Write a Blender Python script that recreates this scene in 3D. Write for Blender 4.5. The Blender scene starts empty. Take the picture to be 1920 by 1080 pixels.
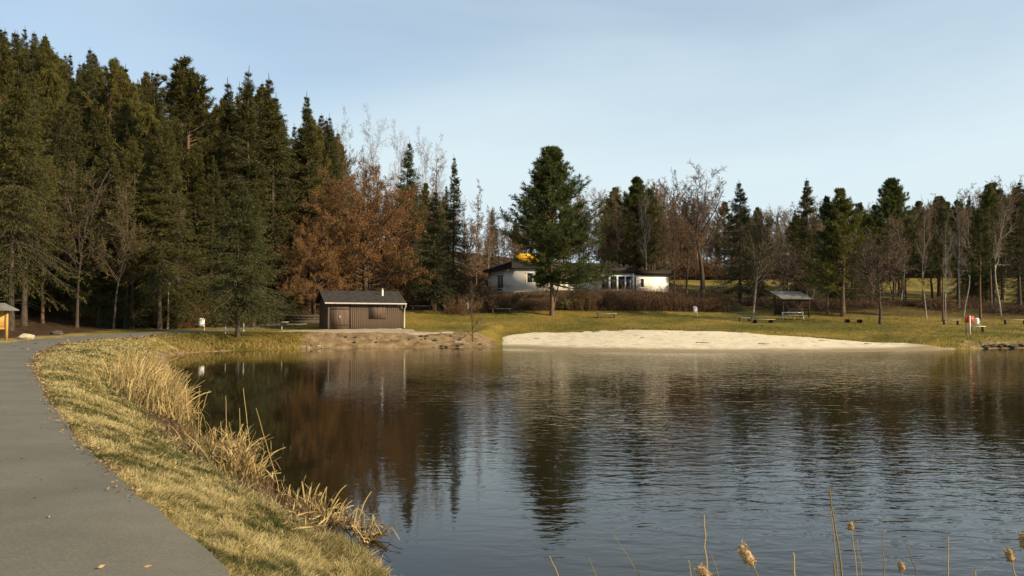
import bpy, math
import numpy as np
from mathutils import Vector

rng = np.random.default_rng(7)
scn = bpy.context.scene
COL = scn.collection

# ------------------------------------------------------------------ camera
F, HC, PITCH = 1507.0, 2.8, math.atan(45 / 1507.0)
cd = bpy.data.cameras.new('camera')
cam = bpy.data.objects.new('camera', cd)
COL.objects.link(cam)
cd.sensor_width = 36.0
cd.lens = 36.0 * F / 1920.0
cd.clip_start, cd.clip_end = 0.05, 3000
cam.location = (0, 0, HC)
cam.rotation_euler = (math.pi / 2 + PITCH, 0, 0)
scn.camera = cam

# ------------------------------------------------------------------ sky, sun, exposure
SUN_EL, SUN_AZ = math.radians(24), math.radians(117)      # azimuth clockwise from +Y
S = Vector((math.sin(SUN_AZ) * math.cos(SUN_EL), math.cos(SUN_AZ) * math.cos(SUN_EL), math.sin(SUN_EL)))
w = bpy.data.worlds.new('World')
scn.world = w
w.use_nodes = True
nt = w.node_tree
bg = nt.nodes['Background']
sky = nt.nodes.new('ShaderNodeTexSky')
sky.sky_type = 'NISHITA'
sky.sun_disc = False
sky.sun_elevation, sky.sun_rotation = SUN_EL, SUN_AZ
sky.air_density, sky.dust_density, sky.ozone_density = 1.0, 0.7, 2.0
tc = nt.nodes.new('ShaderNodeTexCoord')
mp = nt.nodes.new('ShaderNodeMapping')
mp.inputs['Scale'].default_value = (1.2, 1.2, 3.0)
mp.inputs['Rotation'].default_value = (0.25, 0.35, 0.4)
mp.inputs['Location'].default_value = (0.0, 0.0, 0.0)
cn = nt.nodes.new('ShaderNodeTexNoise')
cn.inputs['Scale'].default_value, cn.inputs['Detail'].default_value, cn.inputs['Roughness'].default_value = 0.85, 5, 0.52
cn.inputs['Distortion'].default_value = 0.6
cr = nt.nodes.new('ShaderNodeMapRange')
cr.inputs['From Min'].default_value, cr.inputs['From Max'].default_value = 0.36, 0.80
cr.inputs['To Min'].default_value, cr.inputs['To Max'].default_value = 0.27, 0.98
cm = nt.nodes.new('ShaderNodeMix')
cm.data_type = 'RGBA'
cm.inputs['B'].default_value = (4.55, 5.4, 5.75, 1)
nt.links.new(tc.outputs['Generated'], mp.inputs['Vector'])
nt.links.new(mp.outputs['Vector'], cn.inputs['Vector'])
nt.links.new(cn.outputs['Fac'], cr.inputs['Value'])
sx = nt.nodes.new('ShaderNodeSeparateXYZ')
nt.links.new(tc.outputs['Generated'], sx.inputs['Vector'])
hzn = nt.nodes.new('ShaderNodeMapRange')          # pale haze low over the horizon, all the way round
hzn.interpolation_type = 'SMOOTHSTEP'
for k_, v_ in (('From Min', 0.02), ('From Max', 0.28), ('To Min', 0.66), ('To Max', 0.0)): hzn.inputs[k_].default_value = v_
nt.links.new(sx.outputs['Z'], hzn.inputs['Value'])
hm = nt.nodes.new('ShaderNodeMath'); hm.operation = 'ADD'; hm.use_clamp = True
nt.links.new(cr.outputs['Result'], hm.inputs[0]); nt.links.new(hzn.outputs['Result'], hm.inputs[1])
nt.links.new(hm.outputs[0], cm.inputs['Factor'])
nt.links.new(sky.outputs['Color'], cm.inputs['A'])
nt.links.new(cm.outputs['Result'], bg.inputs['Color'])
bg.inputs['Strength'].default_value = 0.11
sl = bpy.data.lights.new('sun', 'SUN')
sl.energy, sl.angle, sl.color = 5.0, math.radians(0.6), (1.0, 0.80, 0.53)
sun = bpy.data.objects.new('sun', sl)
COL.objects.link(sun)
sun.rotation_euler = S.to_track_quat('Z', 'Y').to_euler()
sun.location = (60, -40, 60)
vs = scn.view_settings
vs.view_transform, vs.look, vs.exposure, vs.gamma = 'Standard', 'None', 0.55, 1.0
vs.use_curve_mapping = False

# ------------------------------------------------------------------ helpers
def ss(a, b, x):
    t = np.clip((np.asarray(x, float) - a) / (b - a), 0, 1)
    return t * t * (3 - 2 * t)

CP, SP = math.cos(PITCH), math.sin(PITCH)
def at(px, py, d):
    """world x and z of pixel (1920x1080) at depth y = d"""
    u, v = (px - 960) / F, (540 - py) / F
    k = d / (CP - SP * v)
    return u * k, HC + k * (SP + CP * v)

def vnoise(x, y, seed=0):
    x, y = np.asarray(x, float), np.asarray(y, float)
    xi, yi = np.floor(x).astype(np.int64), np.floor(y).astype(np.int64)
    fx, fy = x - xi, y - yi
    fx, fy = fx * fx * (3 - 2 * fx), fy * fy * (3 - 2 * fy)
    def h(a, b):
        n = np.sin(a * 127.1 + b * 311.7 + seed * 74.7) * 43758.5453
        return n - np.floor(n)
    return (h(xi, yi) * (1 - fx) + h(xi + 1, yi) * fx) * (1 - fy) + (h(xi, yi + 1) * (1 - fx) + h(xi + 1, yi + 1) * fx) * fy

def fbm(x, y, seed=0):
    return 0.55 * vnoise(x, y, seed) + 0.3 * vnoise(x * 2.1 + 5, y * 2.1 - 3, seed + 1) + 0.15 * vnoise(x * 4.3, y * 4.3, seed + 2)

class Geo:
    def __init__(self):
        self.v, self.t, self.q, self.tm, self.qm, self.r, self.n = [], [], [], [], [], [], 0
    def add(self, verts, tris=None, quads=None, mat=0, rnd=None):
        verts = np.asarray(verts, np.float32).reshape(-1, 3)
        if tris is not None and len(tris):
            a = np.asarray(tris, np.int64).reshape(-1, 3) + self.n
            self.t.append(a); self.tm.append(np.full(len(a), mat))
        if quads is not None and len(quads):
            a = np.asarray(quads, np.int64).reshape(-1, 4) + self.n
            self.q.append(a); self.qm.append(np.full(len(a), mat))
        self.v.append(verts)
        self.r.append(np.full(len(verts), 0.5) if rnd is None else np.asarray(rnd).reshape(-1))
        self.n += len(verts)
    def mesh(self, name, mats, smooth=False):
        me = bpy.data.meshes.new(name)
        v = np.concatenate(self.v)
        t = np.concatenate(self.t) if self.t else np.zeros((0, 3), np.int64)
        q = np.concatenate(self.q) if self.q else np.zeros((0, 4), np.int64)
        me.vertices.add(len(v)); me.vertices.foreach_set('co', v.ravel())
        idx = np.concatenate([t.ravel(), q.ravel()]).astype(np.int32)
        me.loops.add(len(idx)); me.loops.foreach_set('vertex_index', idx)
        me.polygons.add(len(t) + len(q))
        st = np.concatenate([np.arange(len(t)) * 3, len(t) * 3 + np.arange(len(q)) * 4]).astype(np.int32)
        me.polygons.foreach_set('loop_start', st)
        mi = np.concatenate(self.tm + self.qm).astype(np.int32)
        me.polygons.foreach_set('material_index', mi)
        if smooth:
            me.polygons.foreach_set('use_smooth', np.ones(len(st), bool))
        a = me.attributes.new('rnd', 'FLOAT', 'POINT')
        a.data.foreach_set('value', np.concatenate(self.r).astype(np.float32))
        for m in (mats if isinstance(mats, (list, tuple)) else [mats]):
            me.materials.append(m)
        me.update(calc_edges=True)
        return me
    # ---- shapes
    def box(self, c, s, rz=0.0, mat=0, rx=0.0):
        c, s = np.asarray(c, float), np.asarray(s, float) / 2
        p = np.array([[x, y, z] for z in (-1, 1) for y in (-1, 1) for x in (-1, 1)], float) * s
        if rx:
            cs, sn = math.cos(rx), math.sin(rx)
            p = p @ np.array([[1, 0, 0], [0, cs, sn], [0, -sn, cs]])
        if rz:
            cs, sn = math.cos(rz), math.sin(rz)
            p = p @ np.array([[cs, sn, 0], [-sn, cs, 0], [0, 0, 1]])
        self.add(p + c, quads=[[0, 2, 3, 1], [4, 5, 7, 6], [0, 1, 5, 4], [2, 6, 7, 3], [0, 4, 6, 2], [1, 3, 7, 5]], mat=mat)
        return self
    def prism(self, poly, mat=0):
        """poly: list of bottom points then the same number of top points"""
        p = np.asarray(poly, float); n = len(p) // 2
        for i in range(n):
            j = (i + 1) % n
            self.add(np.array([p[i], p[j], p[n + j], p[n + i]]), quads=[[0, 1, 2, 3]], mat=mat)
        for k, off in ((0, 0), (1, n)):
            o = np.arange(n) + off
            if k == 0: o = o[::-1]
            c = p[o].mean(0)
            self.add(np.vstack([p[o], c]), tris=[[i, (i + 1) % n, n] for i in range(n)], mat=mat)
        return self
    def tubes(self, P, R, sides=5, mat=0, rnd=None, cap=False):
        """P (n,m,3) polylines, R (n,m) radii"""
        P, R = np.asarray(P, float), np.asarray(R, float)
        n, m, _ = P.shape
        T = np.gradient(P, axis=1)
        T /= np.linalg.norm(T, axis=2, keepdims=True) + 1e-9
        ref = np.where(np.abs(T[:, :1, 2:3]) > 0.9, np.array([[[1.0, 0, 0]]]), np.array([[[0, 0, 1.0]]]))
        U = np.cross(T, np.broadcast_to(ref, T.shape)); U /= np.linalg.norm(U, axis=2, keepdims=True) + 1e-9
        V = np.cross(T, U)
        a = np.arange(sides) * 2 * math.pi / sides
        ring = P[:, :, None] + R[:, :, None, None] * (U[:, :, None] * np.cos(a)[None, None, :, None] + V[:, :, None] * np.sin(a)[None, None, :, None])
        i = np.arange(n)[:, None, None] * m * sides; j = np.arange(m - 1)[None, :, None] * sides; k = np.arange(sides)[None, None, :]
        k2 = (k + 1) % sides
        q = np.stack([i + j + k, i + j + k2, i + j + sides + k2, i + j + sides + k], -1)
        r = None if rnd is None else np.repeat(np.asarray(rnd), m * sides)
        self.add(ring, quads=q, mat=mat, rnd=r)
        if cap:
            for i_ in range(n):
                self.add(np.vstack([ring[i_, -1], P[i_, -1]]), tris=[[k_, (k_ + 1) % sides, sides] for k_ in range(sides)], mat=mat)
        return self
    def ribbons(self, P, W, mat=0, rnd=None, rg=None):
        """P (n,m,3) polylines, W (n,m) widths; flat strips of random roll"""
        P = np.asarray(P, float); n, m, _ = P.shape
        rg = rg or rng
        D = P[:, -1] - P[:, 0]
        X = np.cross(D, rg.normal(size=(n, 3))); X /= np.linalg.norm(X, axis=1, keepdims=True) + 1e-9
        A = P - X[:, None] * (W[..., None] / 2); B = P + X[:, None] * (W[..., None] / 2)
        v = np.stack([A, B], 2)
        i = np.arange(n)[:, None] * m * 2; j = np.arange(m - 1)[None] * 2
        q = np.stack([i + j, i + j + 1, i + j + 3, i + j + 2], -1)
        self.add(v, quads=q, mat=mat, rnd=None if rnd is None else np.repeat(np.asarray(rnd), m * 2))
        return self
    def leaves(self, P, D, L, W, mat=0, rnd=None, rg=None, wide=0.45):
        """rhombic blades from P along D"""
        rg = rg or rng
        P, D = P.reshape(-1, 3), D.reshape(-1, 3)
        n = len(P)
        D = D / (np.linalg.norm(D, axis=1, keepdims=True) + 1e-9)
        X = np.cross(D, rg.normal(size=(n, 3))); X /= np.linalg.norm(X, axis=1, keepdims=True) + 1e-9
        L = np.broadcast_to(L, n)[:, None]; W = np.broadcast_to(W, n)[:, None]
        v = np.stack([P, P + D * L * wide + X * W / 2, P + D * L, P + D * L * wide - X * W / 2], 1)
        self.add(v, quads=np.arange(n * 4).reshape(n, 4), mat=mat, rnd=np.repeat(rg.random(n) if rnd is None else rnd, 4))
        return self

def link(name, me, parent=None, loc=None, rz=0.0):
    o = bpy.data.objects.new(name, me)
    COL.objects.link(o)
    if parent is not None: o.parent = parent
    if loc is not None: o.location = loc
    if rz: o.rotation_euler = (0, 0, rz)
    return o

def tag(o, label, cat, group=None, kind=None):
    o['label'] = label
    o['category'] = cat
    if group: o['group'] = group
    if kind: o['kind'] = kind
    return o

def thing(name, label, cat, loc=(0, 0, 0), rz=0.0, group=None):
    return tag(link(name, None, None, loc, rz), label, cat, group)

# ------------------------------------------------------------------ materials
def mat_base(name):
    m = bpy.data.materials.new(name); m.use_nodes = True
    return m, m.node_tree, m.node_tree.nodes['Principled BSDF']

def ramp(nt_, stops):
    r = nt_.nodes.new('ShaderNodeValToRGB')
    while len(r.color_ramp.elements) < len(stops): r.color_ramp.elements.new(0.5)
    for e, (p, c) in zip(r.color_ramp.elements, stops):
        e.position = p; e.color = (*c, 1)
    return r

def noise(nt_, scale, detail=4, rough=0.6, vec=None, stretch=None):
    n = nt_.nodes.new('ShaderNodeTexNoise')
    n.inputs['Scale'].default_value, n.inputs['Detail'].default_value, n.inputs['Roughness'].default_value = scale, detail, rough
    t = nt_.nodes.new('ShaderNodeTexCoord')
    src = t.outputs[vec or 'Object']
    if stretch:
        mpn = nt_.nodes.new('ShaderNodeMapping'); mpn.inputs['Scale'].default_value = stretch
        nt_.links.new(src, mpn.inputs['Vector']); src = mpn.outputs['Vector']
    nt_.links.new(src, n.inputs['Vector'])
    return n

def attr(nt_, name):
    a = nt_.nodes.new('ShaderNodeAttribute'); a.attribute_name = name
    return a

def mixc(nt_, fac, a, b):
    m = nt_.nodes.new('ShaderNodeMix'); m.data_type = 'RGBA'
    for k, s in (('Factor', fac), ('A', a), ('B', b)):
        if hasattr(s, 'is_linked'): nt_.links.new(s, m.inputs[k])
        elif k == 'Factor': m.inputs[k].default_value = s
        else: m.inputs[k].default_value = (*s, 1)
    return m.outputs['Result']

def mth(nt_, op, a, b=0.5, clamp=False):
    m = nt_.nodes.new('ShaderNodeMath'); m.operation = op; m.use_clamp = clamp
    for k, s in ((0, a), (1, b)):
        if hasattr(s, 'is_linked'): nt_.links.new(s, m.inputs[k])
        else: m.inputs[k].default_value = s
    return m.outputs[0]

def bump(nt_, bs, height, strength=0.4, dist=0.02):
    b = nt_.nodes.new('ShaderNodeBump')
    b.inputs['Strength'].default_value, b.inputs['Distance'].default_value = strength, dist
    nt_.links.new(height, b.inputs['Height']); nt_.links.new(b.outputs['Normal'], bs.inputs['Normal'])

def plain(name, stops, scale=6, rough=0.8, bmp=0.3, dist=0.02, stretch=None, spec=0.3, detail=5, metal=0.0):
    m, n_, bs = mat_base(name)
    nz = noise(n_, scale, detail, 0.6, stretch=stretch)
    k = len(stops)
    r = ramp(n_, [(0.3 + 0.4 * i / max(1, k - 1), c) for i, c in enumerate(stops)])
    n_.links.new(nz.outputs['Fac'], r.inputs['Fac']); n_.links.new(r.outputs['Color'], bs.inputs['Base Color'])
    bs.inputs['Roughness'].default_value = rough; bs.inputs['Specular IOR Level'].default_value = spec
    bs.inputs['Metallic'].default_value = metal
    if bmp: bump(n_, bs, nz.outputs['Fac'], bmp, dist)
    return m

def foliage(name, dark, mid, light, trans=0.25, obj_var=0.35):
    """colour from the per-leaf value and the tree's own random tint"""
    m, n_, bs = mat_base(name)
    a = attr(n_, 'rnd'); oi = n_.nodes.new('ShaderNodeObjectInfo')
    v = mth(n_, 'ADD', mth(n_, 'MULTIPLY', a.outputs['Fac'], 1 - obj_var), mth(n_, 'MULTIPLY', oi.outputs['Random'], obj_var))
    r = ramp(n_, [(0.15, dark), (0.5, mid), (0.88, light)])
    n_.links.new(v, r.inputs['Fac']); n_.links.new(r.outputs['Color'], bs.inputs['Base Color'])
    bs.inputs['Roughness'].default_value = 0.65; bs.inputs['Specular IOR Level'].default_value = 0.25
    if trans:
        tr = n_.nodes.new('ShaderNodeBsdfTranslucent'); n_.links.new(r.outputs['Color'], tr.inputs['Color'])
        mx = n_.nodes.new('ShaderNodeMixShader'); mx.inputs['Fac'].default_value = trans
        n_.links.new(bs.outputs['BSDF'], mx.inputs[1]); n_.links.new(tr.outputs['BSDF'], mx.inputs[2])
        n_.links.new(mx.outputs['Shader'], n_.nodes['Material Output'].inputs['Surface'])
    return m

M = {}
M['spruce'] = foliage('spruce_needles', (0.020, 0.023, 0.007), (0.055, 0.056, 0.013), (0.122, 0.106, 0.022))
M['spruce_blue'] = foliage('blue_spruce_needles', (0.016, 0.022, 0.008), (0.043, 0.051, 0.014), (0.092, 0.092, 0.024))
M['spruce_olive'] = foliage('olive_spruce_needles', (0.034, 0.036, 0.008), (0.088, 0.080, 0.016), (0.165, 0.138, 0.028))
M['pine'] = foliage('pine_needles', (0.020, 0.031, 0.009), (0.060, 0.074, 0.016), (0.155, 0.152, 0.029))
M['pine_bright'] = foliage('white_pine_needles', (0.024, 0.038, 0.011), (0.072, 0.094, 0.022), (0.18, 0.185, 0.042))
M['beech_leaf'] = foliage('withered_beech_leaves', (0.105, 0.052, 0.018), (0.225, 0.112, 0.036), (0.36, 0.185, 0.060), 0.3, 0.1)
M['dead_leaf'] = foliage('dead_brown_leaves', (0.045, 0.022, 0.012), (0.12, 0.060, 0.026), (0.23, 0.12, 0.046), 0.25)
M['twig'] = foliage('brown_twigs', (0.035, 0.023, 0.015), (0.085, 0.055, 0.035), (0.16, 0.105, 0.066), 0)
M['twig_pale'] = foliage('pale_twigs', (0.08, 0.058, 0.045), (0.15, 0.112, 0.085), (0.24, 0.18, 0.135), 0)
M['twig_red'] = foliage('reddish_twigs', (0.065, 0.038, 0.019), (0.15, 0.09, 0.043), (0.235, 0.15, 0.075), 0)
M['twig_olive'] = foliage('olive_twigs', (0.034, 0.026, 0.011), (0.078, 0.060, 0.024), (0.13, 0.104, 0.045), 0)
M['bark'] = plain('dark_bark', [(0.022, 0.016, 0.012), (0.06, 0.045, 0.033), (0.11, 0.085, 0.06)], 5, 0.9, 0.9, 0.04, (3, 3, 0.6))
M['bark_pine'] = plain('pine_bark', [(0.04, 0.025, 0.016), (0.12, 0.072, 0.042), (0.19, 0.12, 0.075)], 5, 0.9, 0.9, 0.04, (3, 3, 0.7))
M['bark_grey'] = plain('grey_bark', [(0.07, 0.06, 0.045), (0.16, 0.135, 0.10), (0.25, 0.215, 0.16)], 5, 0.85, 0.6, 0.03, (2, 2, 0.8))
M['bark_birch'] = plain('birch_bark', [(0.04, 0.036, 0.03), (0.26, 0.23, 0.19), (0.44, 0.40, 0.34)], 3, 0.7, 0.3, 0.02, (0.6, 0.6, 3.0))
M['reed'] = foliage('dry_reed', (0.12, 0.075, 0.026), (0.36, 0.26, 0.10), (0.60, 0.465, 0.22), 0.25, 0.1)
M['grass'] = foliage('winter_grass', (0.045, 0.056, 0.012), (0.195, 0.160, 0.060), (0.42, 0.345, 0.16), 0.25, 0.0)
M['cattail_head'] = plain('cattail_fluff', [(0.12, 0.065, 0.03), (0.36, 0.24, 0.13), (0.58, 0.44, 0.29)], 60, 0.95, 0.9, 0.01)
M['white_wall'] = plain('cream_render', [(0.72, 0.67, 0.58), (0.80, 0.76, 0.68), (0.86, 0.82, 0.74)], 1.2, 0.85, 0.25, 0.01)
M['plinth'] = plain('grey_plinth', [(0.28, 0.25, 0.20), (0.42, 0.37, 0.30)], 3, 0.9, 0.3)
M['fascia'] = plain('dark_brown_fascia', [(0.008, 0.006, 0.006), (0.018, 0.012, 0.011)], 4, 0.7, 0.2, 0.01, (1, 1, 6))
M['roof_felt'] = plain('black_roofing_felt', [(0.018, 0.015, 0.013), (0.034, 0.028, 0.023), (0.05, 0.042, 0.034)], 2.5, 0.85, 0.4, 0.02)
M['frame'] = plain('grey_white_frame', [(0.55, 0.55, 0.53), (0.66, 0.66, 0.64)], 4, 0.5, 0.05)
M['wood_brown'] = plain('weathered_brown_boards', [(0.050, 0.034, 0.023), (0.098, 0.068, 0.046), (0.15, 0.108, 0.076)], 1.4, 0.85, 0.5, 0.02, (7, 7, 0.7))
M['wood_dark'] = plain('dark_timber', [(0.02, 0.013, 0.009), (0.05, 0.033, 0.022)], 3, 0.85, 0.4, 0.02, (5, 5, 0.6))
M['wood_grey'] = plain('grey_timber', [(0.16, 0.14, 0.115), (0.28, 0.245, 0.20), (0.36, 0.32, 0.27)], 3, 0.85, 0.4, 0.01, (1, 8, 8))
M['wood_yellow'] = plain('honey_timber', [(0.34, 0.19, 0.045), (0.52, 0.31, 0.08)], 2.5, 0.6, 0.2, 0.01, (0.8, 5, 5))
M['wood_pale'] = plain('pale_timber', [(0.48, 0.41, 0.31), (0.62, 0.55, 0.44)], 3, 0.7, 0.2, 0.01, (1, 6, 6))
M['metal'] = plain('galvanised_metal', [(0.42, 0.39, 0.34), (0.55, 0.52, 0.46)], 5, 0.4, 0.05, 0.01)
M['white_paint'] = plain('white_paint', [(0.68, 0.66, 0.60), (0.80, 0.78, 0.73)], 6, 0.45, 0.05)
M['red_paint'] = plain('red_paint', [(0.42, 0.035, 0.03), (0.60, 0.06, 0.045)], 3, 0.45, 0.05)
M['yellow_sign'] = plain('yellow_sign_face', [(0.62, 0.36, 0.015), (0.72, 0.43, 0.02)], 2, 0.5, 0.0)
M['orange_ink'] = plain('orange_lettering', [(0.40, 0.19, 0.01), (0.48, 0.24, 0.015)], 2, 0.5, 0.0)
M['grey_roof'] = plain('grey_shelter_roof', [(0.09, 0.086, 0.072), (0.15, 0.142, 0.12), (0.2, 0.19, 0.16)], 3, 0.75, 0.3, 0.01)
M['stone'] = plain('field_stone', [(0.025, 0.018, 0.012), (0.065, 0.048, 0.032), (0.12, 0.09, 0.06)], 4, 0.9, 0.6, 0.04)
M['stone_pale'] = plain('pale_stone', [(0.34, 0.29, 0.19), (0.52, 0.45, 0.31)], 3, 0.9, 0.5, 0.03)
M['curtain'] = plain('curtain', [(0.36, 0.30, 0.24), (0.5, 0.43, 0.36)], 3, 0.9, 0.2, 0.01, (9, 9, 0.4))
g, gn, gb = mat_base('window_glass')
gb.inputs['Base Color'].default_value = (0.012, 0.014, 0.015, 1); gb.inputs['Roughness'].default_value = 0.04
M['glass'] = g

# asphalt
m, n_, bs = mat_base('asphalt')
nz = noise(n_, 0.6, 9, 0.68); nf = noise(n_, 45, 5, 0.8)
r1 = ramp(n_, [(0.3, (0.098, 0.087, 0.060)), (0.5, (0.126, 0.113, 0.080)), (0.72, (0.162, 0.147, 0.108))])
r2 = ramp(n_, [(0.3, (0.62, 0.62, 0.62)), (0.7, (1.3, 1.3, 1.28))])
n_.links.new(nz.outputs['Fac'], r1.inputs['Fac']); n_.links.new(nf.outputs['Fac'], r2.inputs['Fac'])
mm = n_.nodes.new('ShaderNodeMix'); mm.data_type = 'RGBA'; mm.blend_type = 'MULTIPLY'; mm.inputs['Factor'].default_value = 1
n_.links.new(r1.outputs['Color'], mm.inputs['A']); n_.links.new(r2.outputs['Color'], mm.inputs['B'])
n_.links.new(mm.outputs['Result'], bs.inputs['Base Color']); bs.inputs['Roughness'].default_value = 0.9
bump(n_, bs, nf.outputs['Fac'], 0.5, 0.006)
M['asphalt'] = m
# sand
m, n_, bs = mat_base('beach_sand')
nz = noise(n_, 1.3, 8, 0.68); wet = attr(n_, 'rnd')
r1 = ramp(n_, [(0.32, (0.40, 0.315, 0.185)), (0.44, (0.60, 0.51, 0.35)), (0.7, (0.70, 0.61, 0.44))])
n_.links.new(nz.outputs['Fac'], r1.inputs['Fac'])
n_.links.new(mixc(n_, wet.outputs['Fac'], r1.outputs['Color'], (0.27, 0.205, 0.115)), bs.inputs['Base Color'])
bs.inputs['Roughness'].default_value = 0.95; bs.inputs['Specular IOR Level'].default_value = 0.15
bump(n_, bs, nz.outputs['Fac'], 0.8, 0.15)
M['sand'] = m
# gravel apron
M['gravel'] = plain('pale_gravel', [(0.24, 0.18, 0.11), (0.36, 0.28, 0.185), (0.46, 0.37, 0.26)], 3, 0.95, 0.5, 0.03, detail=10)
# ground: lawn / dirt bank / forest floor / straw by painted zones
m, n_, bs = mat_base('ground')
big = noise(n_, 0.16, 4, 0.6); mid = noise(n_, 1.4, 6, 0.65); fine = noise(n_, 14, 4, 0.7)
lawn = ramp(n_, [(0.38, (0.072, 0.074, 0.012)), (0.49, (0.142, 0.112, 0.019)), (0.60, (0.23, 0.158, 0.034))])
n_.links.new(mth(n_, 'ADD', mth(n_, 'MULTIPLY', big.outputs['Fac'], 0.65), mth(n_, 'MULTIPLY', mid.outputs['Fac'], 0.35)), lawn.inputs['Fac'])
dirt = ramp(n_, [(0.3, (0.085, 0.055, 0.028)), (0.5, (0.20, 0.135, 0.068)), (0.7, (0.33, 0.245, 0.14))])
n_.links.new(mid.outputs['Fac'], dirt.inputs['Fac'])
flo = ramp(n_, [(0.3, (0.022, 0.014, 0.008)), (0.5, (0.055, 0.032, 0.016)), (0.7, (0.105, 0.060, 0.026))])
n_.links.new(mid.outputs['Fac'], flo.inputs['Fac'])
strw = ramp(n_, [(0.28, (0.09, 0.085, 0.02)), (0.5, (0.22, 0.17, 0.055)), (0.7, (0.36, 0.28, 0.11))])
n_.links.new(mid.outputs['Fac'], strw.inputs['Fac'])
c = lawn.outputs['Color']
for nm, src in (('straw', strw), ('dirt', dirt), ('forest', flo)):
    a_ = attr(n_, nm)
    f_ = mth(n_, 'ADD', a_.outputs['Fac'], mth(n_, 'MULTIPLY', mth(n_, 'SUBTRACT', fine.outputs['Fac'], 0.5), 0.9))
    rr = n_.nodes.new('ShaderNodeMapRange'); rr.inputs['From Min'].default_value, rr.inputs['From Max'].default_value = 0.35, 0.65
    n_.links.new(f_, rr.inputs['Value'])
    c = mixc(n_, rr.outputs['Result'], c, src.outputs['Color'])
n_.links.new(c, bs.inputs['Base Color']); bs.inputs['Roughness'].default_value = 0.95; bs.inputs['Specular IOR Level'].default_value = 0.1
bump(n_, bs, mid.outputs['Fac'], 0.7, 0.12)
M['ground'] = m
# water
m, n_, bs = mat_base('pond_water')
bs.inputs['Base Color'].default_value = (0.016, 0.012, 0.005, 1)
bs.inputs['Roughness'].default_value = 0.02; bs.inputs['IOR'].default_value = 1.333
w1 = noise(n_, 1.0, 3, 0.5, stretch=(1.5, 2.9, 1)); w1.inputs['Distortion'].default_value = 0.5
w2 = noise(n_, 1.0, 2, 0.5, stretch=(3.6, 7.0, 1))
w3 = noise(n_, 0.07, 2, 0.5)
for w_ in (w1, w2): w_.inputs['Vector'].links[0].from_node.inputs['Rotation'].default_value = (0, 0, 0.16)
calm = attr(n_, 'rnd')
h = mth(n_, 'ADD', mth(n_, 'MULTIPLY', w1.outputs['Fac'], 1.0), mth(n_, 'MULTIPLY', w2.outputs['Fac'], 0.34))
gust = n_.nodes.new('ShaderNodeMapRange')
for k_, v_ in (('From Min', 0.35), ('From Max', 0.65), ('To Min', 0.45), ('To Max', 1.25)): gust.inputs[k_].default_value = v_
n_.links.new(w3.outputs['Fac'], gust.inputs['Value'])
h = mth(n_, 'MULTIPLY', h, mth(n_, 'MULTIPLY', gust.outputs['Result'], calm.outputs['Fac']))
bump(n_, bs, h, 1.0, 0.0195)
M['water'] = m

# ------------------------------------------------------------------ terrain
POND = np.array([(-1.2, 8.4), (-2.0, 10.0), (-3.5, 12.2), (-5.7, 15.6), (-7.9, 19.5), (-11.2, 26), (-15.2, 36), (-19.2, 45), (-22.2, 51.5), (-22.0, 56.6),
                 (-17, 61.4), (-10, 63.0), (-1, 64.2), (2.5, 60.5), (8, 57.2), (15, 55.8), (22, 56.2), (28, 58.2), (33, 60.8), (40, 62.8), (60, 65), (85, 60),
                 (120, 30), (90, -14), (20, 0.5), (8, 2.6), (3.0, 3.7), (0.6, 5.3), (-0.4, 6.9)], float)

def smooth_closed(p, n=5):
    for _ in range(2):
        q = np.roll(p, -1, 0)
        p = np.stack([0.75 * p + 0.25 * q, 0.25 * p + 0.75 * q], 1).reshape(-1, 2)
    return p
POND = smooth_closed(POND)

def seg_dist(x, y, P, closed=False):
    A = P if closed else P[:-1]
    B = np.roll(P, -1, 0) if closed else P[1:]
    best = np.full(x.shape, 1e9)
    for (ax, ay), (bx, by) in zip(A, B):
        dx, dy = bx - ax, by - ay
        t = np.clip(((x - ax) * dx + (y - ay) * dy) / (dx * dx + dy * dy + 1e-9), 0, 1)
        best = np.minimum(best, (x - ax - t * dx) ** 2 + (y - ay - t * dy) ** 2)
    return np.sqrt(best)

def inside(x, y, P):
    r = np.zeros(x.shape, bool)
    for (ax, ay), (bx, by) in zip(P, np.roll(P, -1, 0)):
        if ay == by: continue
        c_ = (ay > y) != (by > y)
        r ^= c_ & (x < (bx - ax) * (y - ay) / (by - ay) + ax)
    return r

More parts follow.
